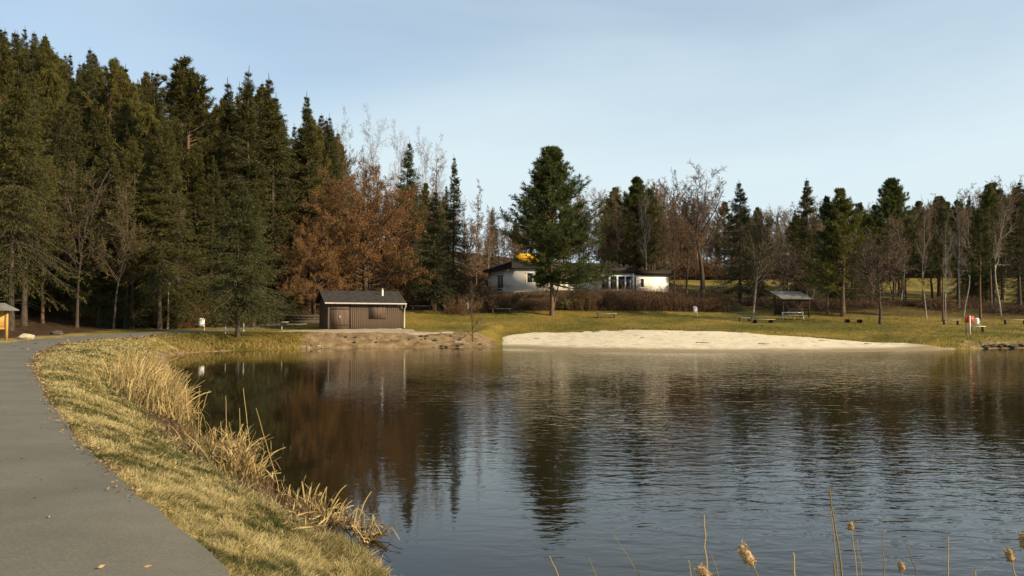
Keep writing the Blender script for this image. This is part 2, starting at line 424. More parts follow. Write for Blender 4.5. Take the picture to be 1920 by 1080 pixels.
CTRL = np.array([
    (0, 0, 1.2), (-1.7, 4.9, 1.2), (-3.8, 7.6, 1.2), (-10.5, 18, 1.2), (-17.7, 30, 1.2), (-22.4, 41, 1.2), (-25, 52, 1.2), (-25, 62, 1.2), (8, -8, 1.2), (-8, -8, 1.2), (-20, 10, 1.2), (60, -25, 1.2), (-50, 20, 1.6), (-60, -20, 1.5),
    (-35, 50, 1.35), (-32, 65, 1.4), (-20, 64, 1.1), (-18, 70, 1.25), (-13, 69, 1.3), (-8, 71, 1.15), (-12, 76, 1.7), (-24, 76, 1.45),
    (-2, 68, 1.2), (-9, 84, 2.7), (-3, 85, 2.65), (5, 85, 2.6), (14, 85, 2.6), (21, 85, 2.6), (8, 73, 1.3), (20, 66, 1.0), (30, 63.5, 0.8),
    (27, 81, 2.05), (35, 76, 1.65), (44, 80, 1.8), (50, 72, 1.15), (62, 80, 1.7), (90, 80, 2.0), (60, 90, 2.9), (42, 90, 3.2), (28, 92, 3.6),
    (0, 95, 5.0), (12, 95, 5.0), (20, 97, 5.0), (-3, 108, 5.3), (19, 108, 5.4), (-10, 98, 4.3), (-16, 88, 2.9),
    (32, 112, 5.4), (60, 112, 4.8), (28, 130, 7.6), (60, 145, 9.0), (95, 145, 9.0), (20, 150, 9.0), (60, 190, 10), (0, 130, 8.5), (0, 190, 12), (110, 200, 11), (150, 120, 7),
    (-28, 84, 2.0), (-42, 72, 2.2), (-45, 88, 5), (-30, 105, 6.5), (-55, 105, 13), (-20, 125, 9), (-60, 70, 5.5), (-85, 75, 12), (-90, 110, 24), (-50, 140, 21), (-120, 150, 36), (-60, 190, 26), (-130, 60, 18), (-100, 20, 6), (-180, 200, 45), (180, 40, 4)], float)
C0 = 6.0
def _phi(r2): return np.sqrt(r2 + C0 * C0)
_d2 = ((CTRL[:, None, :2] - CTRL[None, :, :2]) ** 2).sum(-1)
_A = _phi(_d2) + np.eye(len(CTRL)) * -0.4
_n = len(CTRL)
_K = np.zeros((_n + 1, _n + 1)); _K[:_n, :_n] = _A; _K[_n, :_n] = _K[:_n, _n] = 1
_sol = np.linalg.solve(_K, np.append(CTRL[:, 2], 0))

def base_h(x, y):
    r = np.full(x.shape, _sol[-1])
    for (cx, cy, _), wgt in zip(CTRL, _sol[:-1]):
        r = r + wgt * _phi((x - cx) ** 2 + (y - cy) ** 2)
    return np.clip(r, 0.6, 40)

def shore_s(x, y):
    d = seg_dist(x, y, POND, True)
    return np.where(inside(x, y, POND), -d, d)

def height(x, y, s=None):
    x, y = np.asarray(x, float), np.asarray(y, float)
    sh = x.shape
    x, y = np.atleast_1d(x).ravel(), np.atleast_1d(y).ravel()
    if s is None: s = shore_s(x, y)
    else: s = np.asarray(s).ravel()
    b = base_h(x, y)
    beach = ss(-4.6, -0.8, x) * (1 - ss(29, 35, x)) * ss(40, 48, y)
    slope = 0.46 * (1 - beach) + 0.078 * beach
    l = slope * s + beach * 0.30 * np.maximum(0, s - 12.0 + 4.5 * ss(20, 30, x))
    k = 0.25
    hh = np.clip(0.5 + 0.5 * (l - b) / k, 0, 1)
    z = l * (1 - hh) + b * hh - k * hh * (1 - hh)
    z = np.where(s < 0, np.maximum(-1.2, slope * s * 1.0), z)
    land = ss(0.3, 4, s)
    z = z + land * (fbm(x * 0.35, y * 0.35, 3) - 0.5) * 0.14 * ss(0, 40, np.hypot(x, y)) + (fbm(x * 1.7, y * 1.7, 9) - 0.5) * 0.10 * ss(0.05, 0.8, s) * (1 - beach)
    return z.reshape(sh)

def hz(x, y): return float(height(np.array([x]), np.array([y]))[0])

# path right-hand edge, seen walking away from the camera
PATH_R = np.array([(0.6, -9), (0.1, -3), (-0.35, 1.5), (-1.52, 4.87), (-2.58, 6.26), (-3.64, 7.65), (-5.08, 9.6), (-7.45, 13.1), (-10.5, 18), (-13.8, 23.1), (-17.7, 30.1), (-20.6, 36), (-23.0, 42), (-24.4, 50), (-24.9, 58), (-24.6, 66), (-22.5, 73), (-18.8, 80), (-14, 86)], float)
def chaikin(p, k=2):
    for _ in range(k):
        q = np.empty((2 * len(p) - 2, 2))
        q[0::2] = 0.75 * p[:-1] + 0.25 * p[1:]; q[1::2] = 0.25 * p[:-1] + 0.75 * p[1:]
        p = np.vstack([p[:1], q, p[-1:]])
    return p
PATH_R = chaikin(PATH_R)
_t = np.gradient(PATH_R, axis=0); _t /= np.linalg.norm(_t, axis=1, keepdims=True)
PATH_N = np.stack([-_t[:, 1], _t[:, 0]], 1)          # to the left of travel
PW = 3.4
PATH_L = PATH_R + PATH_N * PW
PATH_POLY = np.vstack([PATH_R, PATH_L[::-1]])

ang = np.concatenate([np.radians(np.linspace(-180, -46, 34)[:-1]), np.radians(np.linspace(-46, 46, 350)), np.radians(np.linspace(46, 180, 34)[1:-1])])
rad = np.concatenate([np.geomspace(0.6, 44, 150)[:-1], np.arange(44, 112, 0.62), np.geomspace(112, 1500, 60)])
AA, RR = np.meshgrid(ang, rad, indexing='ij')
X, Y = RR * np.sin(AA), RR * np.cos(AA)
xf, yf = X.ravel(), Y.ravel()
sf = shore_s(xf, yf)
pin = inside(xf, yf, PATH_POLY)
pdist = seg_dist(xf, yf, PATH_POLY, True)
zf = height(xf, yf, sf)
zf = np.where(pin, zf - 0.10, zf)
na, nr = X.shape
i = np.arange(na)[:, None]; j = np.arange(nr - 1)[None]
i2 = (i + 1) % na
quads = np.stack([i * nr + j, i2 * nr + j, i2 * nr + j + 1, i * nr + j + 1], -1).reshape(-1, 4)
G = Geo(); G.add(np.stack([xf, yf, zf], 1), quads=quads)
G.add(np.array([[0, 0, hz(0, 0)]])) if False else None
me = G.mesh('ground', M['ground'], True)
hutbank = (1 - ss(-3, 0.5, xf)) * ss(-17.2, -15.4, xf) * ss(57, 59, yf) * (1 - ss(66.5, 68.5, yf))
dirt_a = hutbank * 0.95
dirt_a = np.maximum(dirt_a, ss(32, 36, xf) * ss(40, 50, yf) * (1 - ss(1.0, 2.0, sf)) * 0.6)
dirt_a = np.maximum(dirt_a, (1 - ss(0.25, 1.0, sf)) * (yf < 58) * 0.85)
dirt_a = np.maximum(dirt_a, 0.62 * (1 - ss(0.0, 0.25, pdist)) * (yf < 60))
forest_a = np.maximum(ss(0, 5, -(xf + 26.5 + 0.10 * (yf - 40))) * ss(30, 44, yf) , ss(74, 80, yf - 0.0 * xf) * (1 - ss(-16, -11, xf)))
forest_a = np.maximum(forest_a, ss(85.5, 87.5, yf) * (1 - ss(24, 27, xf)))
forest_a = np.maximum(forest_a, 0.56 * ss(24, 27, xf) * ss(83, 87, yf + 0.12 * (xf - 25)) * (1 - ss(100, 108, yf)))
forest_a = np.maximum(forest_a, ss(146, 155, yf))
forest_a = np.maximum(forest_a, (1 - ss(0.75, 1.35, sf)) * (yf < 40) * (yf > 9.5) * 0.9)
straw_a = (1 - ss(54, 60, yf)) * 1.0
straw_a = np.maximum(straw_a, ss(100, 112, yf) * ss(22, 28, xf) * 0.36)
for nm, a_ in (('dirt', dirt_a), ('forest', forest_a), ('straw', straw_a)):
    at_ = me.attributes.new(nm, 'FLOAT', 'POINT'); at_.data.foreach_set('value', a_.astype(np.float32))
o = link('ground', me)
tag(o, 'grassy banks, lawn and forest floor around the pond', 'ground', kind='structure')

# water
gx = np.concatenate([np.linspace(-40, 60, 160), [90, 130]]); gy = np.linspace(-20, 75, 150)
WX, WY = np.meshgrid(gx, gy, indexing='ij')
ws = -shore_s(WX.ravel(), WY.ravel())
calm_a = 0.12 + 0.88 * ss(0.5, 11, ws + 5.5 * ss(-6, 10, WX.ravel()))
calm_a *= 0.30 + 0.70 * ss(-16, 2, WX.ravel() - 0.02 * WY.ravel())
i = np.arange(len(gx) - 1)[:, None] * len(gy); j = np.arange(len(gy) - 1)[None]
G = Geo(); G.add(np.stack([WX.ravel(), WY.ravel(), np.zeros(WX.size)], 1), quads=np.stack([i + j, i + len(gy) + j, i + len(gy) + j + 1, i + j + 1], -1).reshape(-1, 4), rnd=calm_a)
o = link('water', G.mesh('water', M['water'], True)); tag(o, 'dark rippled pond water mirroring trees and sky', 'water', kind='structure')

# asphalt path
K = 9
rows = []
for k in range(K):
    u = k / (K - 1)
    P = PATH_R + PATH_N * (PW * u)
    if k == 0: P = P + PATH_N * ((fbm(np.arange(len(P)) * 0.9, 0 * P[:, 0], 4) - 0.5) * 0.16)[:, None]
    z = height(PATH_R[:, 0] + PATH_N[:, 0] * PW * 0.5, PATH_R[:, 1] + PATH_N[:, 1] * PW * 0.5) * 0.6 + 0.4 * height(P[:, 0], P[:, 1])
    rows.append(np.stack([P[:, 0], P[:, 1], z + 0.012 + 0.035 * math.sin(math.pi * u)], 1))
V = np.stack(rows, 1); n = len(PATH_R)
# resample along length for a smooth sheet
i = np.arange(n - 1)[:, None] * K; j = np.arange(K - 1)[None]
G = Geo(); G.add(V, quads=np.stack([i + j, i + K + j, i + K + j + 1, i + j + 1], -1).reshape(-1, 4))
for k in (0, K - 1):
    e = V[:, k]; lo = e - [0, 0, 0.12]
    i = np.arange(n - 1)
    G.add(np.vstack([e, lo]), quads=np.stack([i, i + 1, n + i + 1, n + i], -1))
o = link('path', G.mesh('path', M['asphalt'], True)); tag(o, 'grey asphalt footpath curving along the pond bank', 'path', kind='structure')

# gravel apron in front of the hut
gxs = np.linspace(-19.5, -4.8, 60)
lo_y = 65.6 + 0.35 * np.sin(gxs) + 0.06 * (gxs + 10)
hi_y = 69.6 + 0.33 * (gxs + 15.8) + 0.0 * gxs
hi_y = np.where(gxs < -15.8, 69.6 + 0.1 * (gxs + 15.8), np.minimum(hi_y, 71.4))
hi_y = np.where(gxs > -8.6, 67.6 + 3.8 * (1 - ss(-8.8, -8.0, gxs)), hi_y)
U = np.linspace(0, 1, 12)
PX = np.repeat(gxs[:, None], 12, 1); PY = lo_y[:, None] * (1 - U) + hi_y[:, None] * U
PZ = height(PX, PY) + 0.05 - 0.12 * (np.abs(U - 0.5) > 0.49)
i = np.arange(59)[:, None] * 12; j = np.arange(11)[None]
G = Geo(); G.add(np.stack([PX, PY, PZ], -1), quads=np.stack([i + j, i + 12 + j, i + 13 + j, i + 1 + j], -1).reshape(-1, 4))
o = link('gravel_path', G.mesh('gravel_path', M['gravel'], True)); tag(o, 'pale gravel strip in front of the wooden hut', 'path', kind='structure')

# sand beach between the waterline and the lawn edge
bt = np.array([(935, 632), (960, 627), (1000, 622), (1100, 619), (1200, 618), (1350, 621), (1450, 628), (1550, 636), (1650, 643), (1740, 649), (1800, 653)], float)
top = []
for px, py in bt:      # march along the pixel ray until it meets the ground
    dd = np.linspace(56, 82, 400)
    xz = [at(px, py, q) for q in dd]
    hh = height(np.array([q[0] for q in xz]), dd)
    k = np.argmax(np.array([q[1] for q in xz]) < hh)
    if k == 0: k = 100
    top.append((xz[k][0], dd[k]))
top = np.array(top)
bx = np.linspace(top[0, 0], top[-1, 0], 150)
ty = np.interp(bx, top[:, 0], top[:, 1]) + (fbm(bx * 1.1, 0 * bx, 2) - 0.5) * 0.9
by = []
for x_ in bx:
    yy = np.linspace(50, 72, 300); s_ = shore_s(np.full(300, x_), yy); by.append(yy[np.argmax((s_ > 0) & (yy > 52))])
by = np.array(by) - 2.0
U = np.linspace(0, 1, 40)
PX = np.repeat(bx[:, None], 40, 1); PY = by[:, None] * (1 - U) + np.maximum(ty, by + 2.2)[:, None] * U
lump = (fbm(PX * 1.3, PY * 1.3, 21) - 0.5) * 0.09 * ss(0.2, 0.5, U)[None]
edge = np.minimum(1, np.minimum(U, 1 - U)[None] * 20) * np.minimum(1, np.minimum(np.arange(150), np.arange(150)[::-1])[:, None] / 3)
PZ = height(PX, PY) + 0.10 * edge - 0.06 + lump * edge
ss_ = shore_s(PX.ravel(), PY.ravel()).reshape(PX.shape)
i = np.arange(149)[:, None] * 40; j = np.arange(39)[None]
G = Geo(); G.add(np.stack([PX, PY, PZ], -1), quads=np.stack([i + j, i + 40 + j, i + 41 + j, i + 1 + j], -1).reshape(-1, 4), rnd=1 - ss(0.5, 2.6, ss_ + (fbm(PX * 0.8, PY * 2, 5) - 0.5) * 1.2))
o = link('beach', G.mesh('beach', M['sand'], True)); tag(o, 'pale sand beach along the far shore below the lawn', 'beach', kind='structure')

# ------------------------------------------------------------------ tree prototypes
def norm(a): return a / (np.linalg.norm(a, axis=-1, keepdims=True) + 1e-9)

def trunk_line(H, r0, rg, m=14, lean=0.0, wob=0.012, top=0.02, flare=1.35):
    t = np.linspace(0, 1, m)
    ph = rg.random(2) * 6
    P = np.stack([wob * H * np.sin(t * 5 + ph[0]) * t + lean * H * t ** 1.3, wob * H * np.cos(t * 4 + ph[1]) * t, H * t - 0.25 * (t == 0)], 1)
    R = (r0 * (1 - t) + top * t) * (1 + (flare - 1) * np.exp(-t * 28))
    return P, R

def spruce(seed, H=20, R=3.0, base=0.10, nb=340, nl=12, ns=7, sl=0.25, sw=0.052, ragged=0.2, droop=0.34, mats=None, up=0.0):
    rg = np.random.default_rng(seed)
    mats = mats or (M['bark'], M['spruce'])
    tr, cr_ = Geo(), Geo()
    P, Rr = trunk_line(H, 0.011 * H + 0.02, rg)
    tr.tubes(P[None], Rr[None], 8)
    nw = max(8, int(H * (1 - base) / 0.62))
    t = rg.random(nb) ** 1.0
    t = np.sort(np.clip((np.floor(t * nw) + 0.8 * rg.random(nb)) / nw, 0, 0.97))
    az = rg.random(nb) * 2 * math.pi
    side_bias = 1 + 0.16 * np.sin(az * 1 + rg.random() * 6) + 0.10 * np.sin(az * 3 + t * 9)
    Lb = (R * (1 - t) ** 0.92 * rg.uniform(1 - 2 * ragged, 1 + ragged, nb) * 1.08 + 0.05) * side_bias
    Lb *= 0.72 + 0.28 * ss(0.0, 0.12, t)
    z0 = H * (base + (0.99 - base) * t)
    e0 = -0.18 + 0.85 * t ** 1.6 + rg.normal(0, 0.09, nb) + up
    ca, sa = np.cos(az), np.sin(az)
    x0, y0 = np.interp(z0, P[:, 2], P[:, 0]), np.interp(z0, P[:, 2], P[:, 1])
    def bp(s):     # point on branch at s, shapes (nb,k)
        rr = Lb[:, None] * s * np.cos(e0)[:, None]
        zz = z0[:, None] + Lb[:, None] * (s * np.sin(e0)[:, None] - droop * (1 - 0.7 * t[:, None]) * s ** 1.6 + 0.16 * s ** 4)
        return np.stack([x0[:, None] + rr * ca[:, None], y0[:, None] + rr * sa[:, None], zz], -1)
    s = np.linspace(0, 1, 5)[None].repeat(nb, 0)
    BP = bp(s)
    tr.tubes(BP, (0.008 + 0.012 * Lb)[:, None] * (1.05 - s), 3)
    if base > 0.15:         # dead lower branches
        nd = int(26 * base * 4)
        zd = H * rg.uniform(0.10 * base / 0.3, base + 0.05, nd); ad = rg.random(nd) * 6.283; ld = rg.uniform(0.5, 1.0, nd) * R * 0.6
        q = np.linspace(0, 1, 4)
        DP = np.stack([np.interp(zd, P[:, 2], P[:, 0])[:, None] + ld[:, None] * q * np.cos(ad)[:, None], np.interp(zd, P[:, 2], P[:, 1])[:, None] + ld[:, None] * q * np.sin(ad)[:, None], zd[:, None] - 0.3 * ld[:, None] * q ** 2], -1)
        tr.tubes(DP, 0.018 * (1.1 - q)[None].repeat(nd, 0), 3)
    sl_ = np.clip(np.linspace(0.10, 1.0, nl)[None] + rg.normal(0, 0.03, (nb, nl)), 0.03, 1)
    LP = bp(sl_)
    T = norm(bp(np.clip(sl_ + 0.03, 0, 1.05)) - bp(sl_ - 0.03))
    side = np.stack([-sa, ca, 0 * ca], -1)[:, None] * np.where(np.arange(nl) % 2, 1, -1)[None, :, None]
    LD = norm(T * rg.uniform(0.55, 0.95, (nb, nl, 1)) + side * rg.uniform(0.4, 1.0, (nb, nl, 1)) + np.array([0, 0, -0.22]) + rg.normal(0, 0.14, (nb, nl, 3)))
    LL = (0.40 * Lb[:, None] * (1 - 0.85 * sl_) + 0.04 + 0.18 * (1 - t[:, None])) * rg.uniform(0.7, 1.2, (nb, nl))
    q = (np.arange(ns) + 0.5) / ns * 0.95
    SP_ = LP[:, :, None] + LD[:, :, None] * (LL[:, :, None, None] * q[None, None, :, None]) + np.array([0, 0, -0.10]) * (q ** 2)[None, None, :, None] * LL[:, :, None, None]
    SP_ = SP_ + rg.normal(0, 0.05, SP_.shape)
    SD = norm(LD[:, :, None] + rg.normal(0, 0.42, SP_.shape) + np.array([0, 0, -0.22]))
    n = SP_.shape[0] * nl * ns
    lump = 0.5 + 0.28 * (np.repeat(rg.random((nb, nl)), ns) - 0.5) + 0.55 * (rg.random(n) - 0.5)
    tsc = np.repeat(0.4 + 0.6 * ss(0.0, 0.22, 1 - t), nl * ns)
    cr_.leaves(SP_, SD, sl * rg.uniform(0.65, 1.3, n) * tsc, sw * rg.uniform(0.7, 1.35, n) * tsc, rg=rg, rnd=np.clip(lump, 0, 1))
    k = 16                  # leader
    lz = rg.uniform(0.93, 1.0, k) * H
    cr_.leaves(np.stack([np.interp(lz, P[:, 2], P[:, 0]), np.interp(lz, P[:, 2], P[:, 1]), lz], 1), norm(rg.normal(0, 0.4, (k, 3)) + [0, 0, 1.0]), 0.16, sw * 0.6, rg=rg)
    return tr.mesh('spruce_trunk', mats[0], True), cr_.mesh('spruce_crown', mats[1]), H

def pine(seed, H=17, R=4.7, base=0.18, nb=120, nsub=9, nt=5, nn=7, ll=0.42, lw=0.05, prof='white', mats=None, r0=0.24, stems=1, pw=0.62, inner=0.28, low=0.55, skirt=None):
    rg = np.random.default_rng(seed)
    mats = mats or (M['bark_pine'], M['pine'])
    tr, cr_ = Geo(), Geo()
    P, Rr = trunk_line(H * 0.98, r0, rg, 16)
    tr.tubes(P[None], Rr[None], 9)
    for k in range(1, stems):
        az = 2.2 + 2.4 * k
        q = np.linspace(0, 1, 10); hh = H * (0.55 - 0.1 * k)
        out = 0.9 * np.sin(np.minimum(q * 2.2, 1.57))
        tr.tubes(np.stack([out * math.cos(az) * (0.35 + q), out * math.sin(az) * (0.35 + q), hh * q - 0.25], 1)[None], (r0 * 0.55 * (1 - 0.85 * q))[None], 7)
    t = np.sort(np.clip(rg.random(nb), 0.0, 0.985))
    z0 = H * (base + (0.985 - base) * t)
    if prof == 'white': L = R * (1 - t) ** pw * (low + (1 - low) * ss(0, 0.22, t))
    else: L = R * np.sin(np.clip(0.25 + 0.8 * t, 0, 1) * math.pi) ** 0.6
    az = rg.random(nb) * 6.283
    L = (L * rg.uniform(0.62, 1.16, nb) + 0.12) * (1 + 0.15 * np.sin(2 * az + 7 * t))
    if skirt is not None: L = L * (1 - 0.72 * (1 - ss(0.06, 0.26, t)) * ss(-0.25, 0.35, -np.cos(az - skirt)))
    e0 = (0.05 + 0.95 * t ** 1.1 if prof == 'white' else -0.1 + 0.9 * t) + rg.normal(0, 0.14, nb)
    ca, sa = np.cos(az), np.sin(az)
    x0, y0 = np.interp(z0, P[:, 2], P[:, 0]), np.interp(z0, P[:, 2], P[:, 1])
    def bp(s):
        rr = L[:, None] * s * np.cos(e0)[:, None]
        zz = z0[:, None] + L[:, None] * (s * np.sin(e0)[:, None] - 0.26 * (1 - t[:, None]) * s + 0.30 * s ** 2.4)
        return np.stack([x0[:, None] + rr * ca[:, None], y0[:, None] + rr * sa[:, None], zz], -1)
    s = np.linspace(0, 1, 6)[None].repeat(nb, 0)
    tr.tubes(bp(s), (0.012 + 0.014 * L)[:, None] * (1.05 - s), 4)
    sb = np.clip(rg.uniform(inner, 1.0, (nb, nsub)), 0, 1)
    LP = bp(sb); T = norm(bp(sb + 0.03) - bp(sb - 0.03))
    LD = norm(T + rg.normal(0, 0.45, LP.shape) + np.array([0, 0, 0.22]))
    LL = (0.30 * L[:, None] * (1.15 - sb) + 0.14 + 0.24 * (1 - t[:, None])) * rg.uniform(0.6, 1.2, sb.shape)
    q = np.linspace(0.25, 1, nt)
    TP = LP[:, :, None] + LD[:, :, None] * (LL[:, :, None, None] * q[None, None, :, None]) + rg.normal(0, 0.05, (nb, nsub, nt, 3))
    qq = np.linspace(0, 1, 3)
    tr.tubes((LP[:, :, None] + LD[:, :, None] * (LL[:, :, None, None] * qq[None, None, :, None])).reshape(-1, 3, 3), (0.012 * (1.1 - qq))[None].repeat(nb * nsub, 0), 3)
    NP = np.broadcast_to(TP[:, :, :, None], (nb, nsub, nt, nn, 3))
    ND = norm(LD[:, :, None, None] * 0.85 + rg.normal(0, 0.55, NP.shape) + np.array([0, 0, 0.18]))
    n = nb * nsub * nt * nn
    lump = 0.5 + 0.45 * (np.repeat(rg.random((nb, nsub)), nt * nn) - 0.5) + 0.45 * (rg.random(n) - 0.5)
    cr_.leaves(np.ascontiguousarray(NP), ND, ll * rg.uniform(0.7, 1.25, n), lw * rg.uniform(0.7, 1.3, n), rg=rg, rnd=np.clip(lump, 0, 1))
    return tr.mesh('pine_trunk', mats[0], True), cr_.mesh('pine_crown', mats[1]), H

def grow(rg, start, D, L, R, m, gn, trop, taper=0.25):
    n = len(L)
    P = np.empty((n, m + 1, 3)); P[:, 0] = start
    d = D.copy()
    for k in range(m):
        d = norm(d + rg.normal(0, gn, (n, 3)) + np.array([0, 0, trop]))
        P[:, k + 1] = P[:, k] + d * (L / m)[:, None]
    q = np.linspace(0, 1, m + 1)
    return P, R[:, None] * (1 - (1 - taper) * q)[None]

def branch(rg, P, Rd, L, nc, tmin, angle, ratio, tipfall, rr, asp=0.25, minr=0.004):
    n, m1, _ = P.shape
    t = tmin + (1 - tmin) * (np.arange(nc)[None] + rg.random((n, nc))) / nc
    f = t * (m1 - 1); k = np.clip(f.astype(int), 0, m1 - 2); u = (f - k)[..., None]
    ii = np.arange(n)[:, None]
    A, B = P[ii, k], P[ii, k + 1]
    pos = A * (1 - u) + B * u
    T = norm(B - A)
    X_ = norm(np.cross(T, rg.normal(size=T.shape)))
    a = rg.normal(angle, asp * angle, (n, nc))[..., None]
    D = norm(np.cos(a) * T + np.sin(a) * X_)
    r = (Rd[ii, k] * (1 - u[..., 0]) + Rd[ii, k + 1] * u[..., 0]) * rr
    Lc = L[:, None] * ratio * (1 - tipfall * t) * rg.uniform(0.65, 1.2, (n, nc))
    return pos.reshape(-1, 3), D.reshape(-1, 3), Lc.ravel(), np.maximum(r.ravel(), minr)

def decid(seed, H=15, r0=0.22, lv=None, mats=None, twig_w=0.018, leaf=None, lean=0.0, clear=0.22, tgn=0.05, name='tree', fork=None, trunk_frac=0.9, dome=None):
    """lv: list of (children per branch, tmin, angle, length ratio, tipfall, upward pull, wobble)"""
    rg = np.random.default_rng(seed)
    tr, cr_ = Geo(), Geo()
    n0 = 1
    P, Rd = grow(rg, np.array([[0, 0, -0.25]]), np.array([[lean, 0, 1.0]]) / math.hypot(1, lean), np.array([H * trunk_frac]), np.array([r0]), 12, tgn, 0.06, 0.12)
    Rd[0, 0] *= 1.5; Rd[0, 1] *= 1.05
    tr.tubes(P, Rd, 9)
    L = np.array([H * trunk_frac])
    for k, (nc, tmin, angle, ratio, tipfall, trop, gn) in enumerate(lv):
        pos, D, L2, R2 = branch(rg, P, Rd, L, nc, max(tmin, clear) if k == 0 else tmin, angle, ratio, tipfall, 0.62 if k == 0 else 0.6)
        if k == 0 and dome:
            rx, zc, rz_, zlo = dome
            el = np.arcsin(np.clip(zlo + (0.98 - zlo) * (np.arange(nc) + rg.random(nc)) / nc, -1, 1)); aa = np.arange(nc) * 2.39996 + rg.normal(0, 0.2, nc)
            tg = np.stack([rx * np.cos(el) * np.cos(aa), rx * np.cos(el) * np.sin(aa), zc + rz_ * np.sin(el)], 1) * rg.uniform(0.86, 1.04, (nc, 1))
            f0 = np.clip(0.30 + 0.62 * (tg[:, 2] / (zc + rz_)) - 0.12, 0.22, 0.97); q0 = f0 * 12; k0 = np.minimum(q0.astype(int), 11); u0 = (q0 - k0)[:, None]
            pos = P[0, k0] * (1 - u0) + P[0, k0 + 1] * u0
            D = norm(norm(tg - pos) + np.array([0, 0, 0.10])); L2 = np.linalg.norm(tg - pos, axis=1); R2 = np.clip(0.0115 * L2 + 0.012, 0.02, 0.14)
        last = k >= len(lv) - 2
        m = (7, 5, 4, 3, 2, 2)[min(k, 5)]
        P, Rd = grow(rg, pos, D, L2, R2, m, gn, trop, 0.25)
        L = L2
        if k < 2: tr.tubes(P, Rd, 6 if k == 0 else 4)
        elif not last: (tr if k < 2 else cr_).tubes(P, np.maximum(Rd, 0.006), 3, rnd=rg.random(len(P)))
        else:
            wd = twig_w * (1.0 if k == len(lv) - 1 else 1.6)
            cr_.ribbons(P, np.broadcast_to(wd * np.linspace(1, 0.45, P.shape[1])[None], P.shape[:2]), rnd=rg.random(len(P)), rg=rg)
    if leaf:
        cnt, ll, lw, drop = leaf
        idx = rg.integers(0, len(P), cnt)
        Q = P[idx, rg.integers(1, P.shape[1], cnt)] + rg.normal(0, 0.06, (cnt, 3))
        cr_.leaves(Q, norm(rg.normal(0, 1, (cnt, 3)) + [0, 0, drop]), ll * rg.uniform(0.6, 1.3, cnt), lw * rg.uniform(0.7, 1.3, cnt), mat=1, rg=rg)
    top = float(np.percentile(np.concatenate([v[:, 2] for v in cr_.v]), 99.6))
    return tr.mesh(name + '_trunk', mats[0], True), cr_.mesh(name + '_crown', list(mats[1:])), top

OAK = [(13, 0.22, 0.95, 0.52, 0.45, 0.10, 0.14), (7, 0.2, 0.75, 0.50, 0.35, 0.07, 0.16), (6, 0.2, 0.7, 0.5, 0.3, 0.05, 0.18), (6, 0.15, 0.7, 0.52, 0.3, 0.03, 0.2), (4, 0.1, 0.6, 0.6, 0.2, 0.02, 0.2)]
BIRCH = [(16, 0.25, 0.62, 0.34, 0.40, 0.10, 0.10), (8, 0.2, 0.6, 0.50, 0.3, 0.04, 0.14), (6, 0.15, 0.6, 0.5, 0.3, -0.03, 0.16), (7, 0.1, 0.6, 0.62, 0.2, -0.12, 0.18)]
BEECH = [(34, 0.16, 1.12, 0.56, 0.42, 0.0, 0.07), (9, 0.22, 0.75, 0.40, 0.35, 0.02, 0.12), (7, 0.1, 0.7, 0.5, 0.3, 0.02, 0.15), (9, 0.1, 0.75, 0.56, 0.2, 0.02, 0.2)]
LARCH = [(60, 0.10, 1.45, 0.20, 0.80, 0.05, 0.08), (9, 0.15, 0.8, 0.42, 0.4, 0.0, 0.14), (7, 0.1, 0.8, 0.5, 0.3, -0.08, 0.2)]
BUSHY = [(26, 0.3, 0.7, 0.42, 0.5, 0.07, 0.12), (8, 0.15, 0.65, 0.5, 0.3, 0.05, 0.15), (7, 0.1, 0.65, 0.5, 0.3, 0.03, 0.2), (8, 0.1, 0.6, 0.5, 0.2, 0.0, 0.2)]

PROTO = {}
PROTO['spruce_a'] = spruce(11)
PROTO['spruce_b'] = spruce(12, R=2.5, base=0.16, nb=300, ragged=0.25)
PROTO['spruce_c'] = spruce(13, R=3.6, base=0.30, nb=290, ragged=0.28)
PROTO['spruce_d'] = spruce(14, R=3.3, base=0.06, nb=340, droop=0.45)
PROTO['spruce_olive'] = spruce(15, R=4.6, base=0.22, nb=330, nl=14, ns=8, ragged=0.3, droop=0.55, sl=0.30, sw=0.055, mats=(M['bark'], M['spruce_olive']))
PROTO['spruce_lone'] = spruce(16, H=11.5, R=3.5, base=0.19, nb=330, nl=16, ns=8, sl=0.21, sw=0.044, ragged=0.28, droop=0.34, mats=(M['bark'], M['spruce_blue']))
PROTO['spruce_blue'] = spruce(17, H=14, R=2.6, base=0.10, nb=300, nl=12, ns=8, sl=0.20, sw=0.045, mats=(M['bark'], M['spruce_blue']))
PROTO['pine_white'] = pine(21, R=6.0, nb=280, nsub=10, nt=5, nn=8, stems=3, base=0.19, pw=0.80, inner=0.12, low=0.78, ll=0.36, lw=0.042, skirt=0.35, r0=0.18, mats=(M['bark_pine'], M['pine_bright']))
PROTO['pine_b'] = pine(22, H=16, R=4.6, base=0.20, nb=150, nsub=8, nt=4, nn=8, ll=0.35, lw=0.045, pw=0.85, inner=0.15, mats=(M['bark_pine'], M['pine']))
PROTO['pine_c'] = pine(23, H=18, R=3.4, base=0.40, nb=95, nsub=9, nt=4, nn=8, prof='white', pw=0.6, ll=0.35, lw=0.045, inner=0.2)
PROTO['pine_olive'] = pine(24, H=20, R=4.0, base=0.36, nb=110, nsub=9, nt=4, nn=8, prof='white', pw=0.6, ll=0.35, lw=0.045, inner=0.2, mats=(M['bark_pine'], M['spruce_olive']))
PROTO['oak'] = decid(31, 14, 0.26, OAK, (M['bark'], M['twig']), name='oak', trunk_frac=0.74, twig_w=0.026, dome=(4.6, 8.0, 6.2, -0.35), tgn=0.03)
PROTO['bare_brown'] = decid(32, 14, 0.18, OAK, (M['bark'], M['twig_red']), name='bare_tree', trunk_frac=0.72, twig_w=0.03, dome=(3.4, 7.2, 7.0, -0.55))
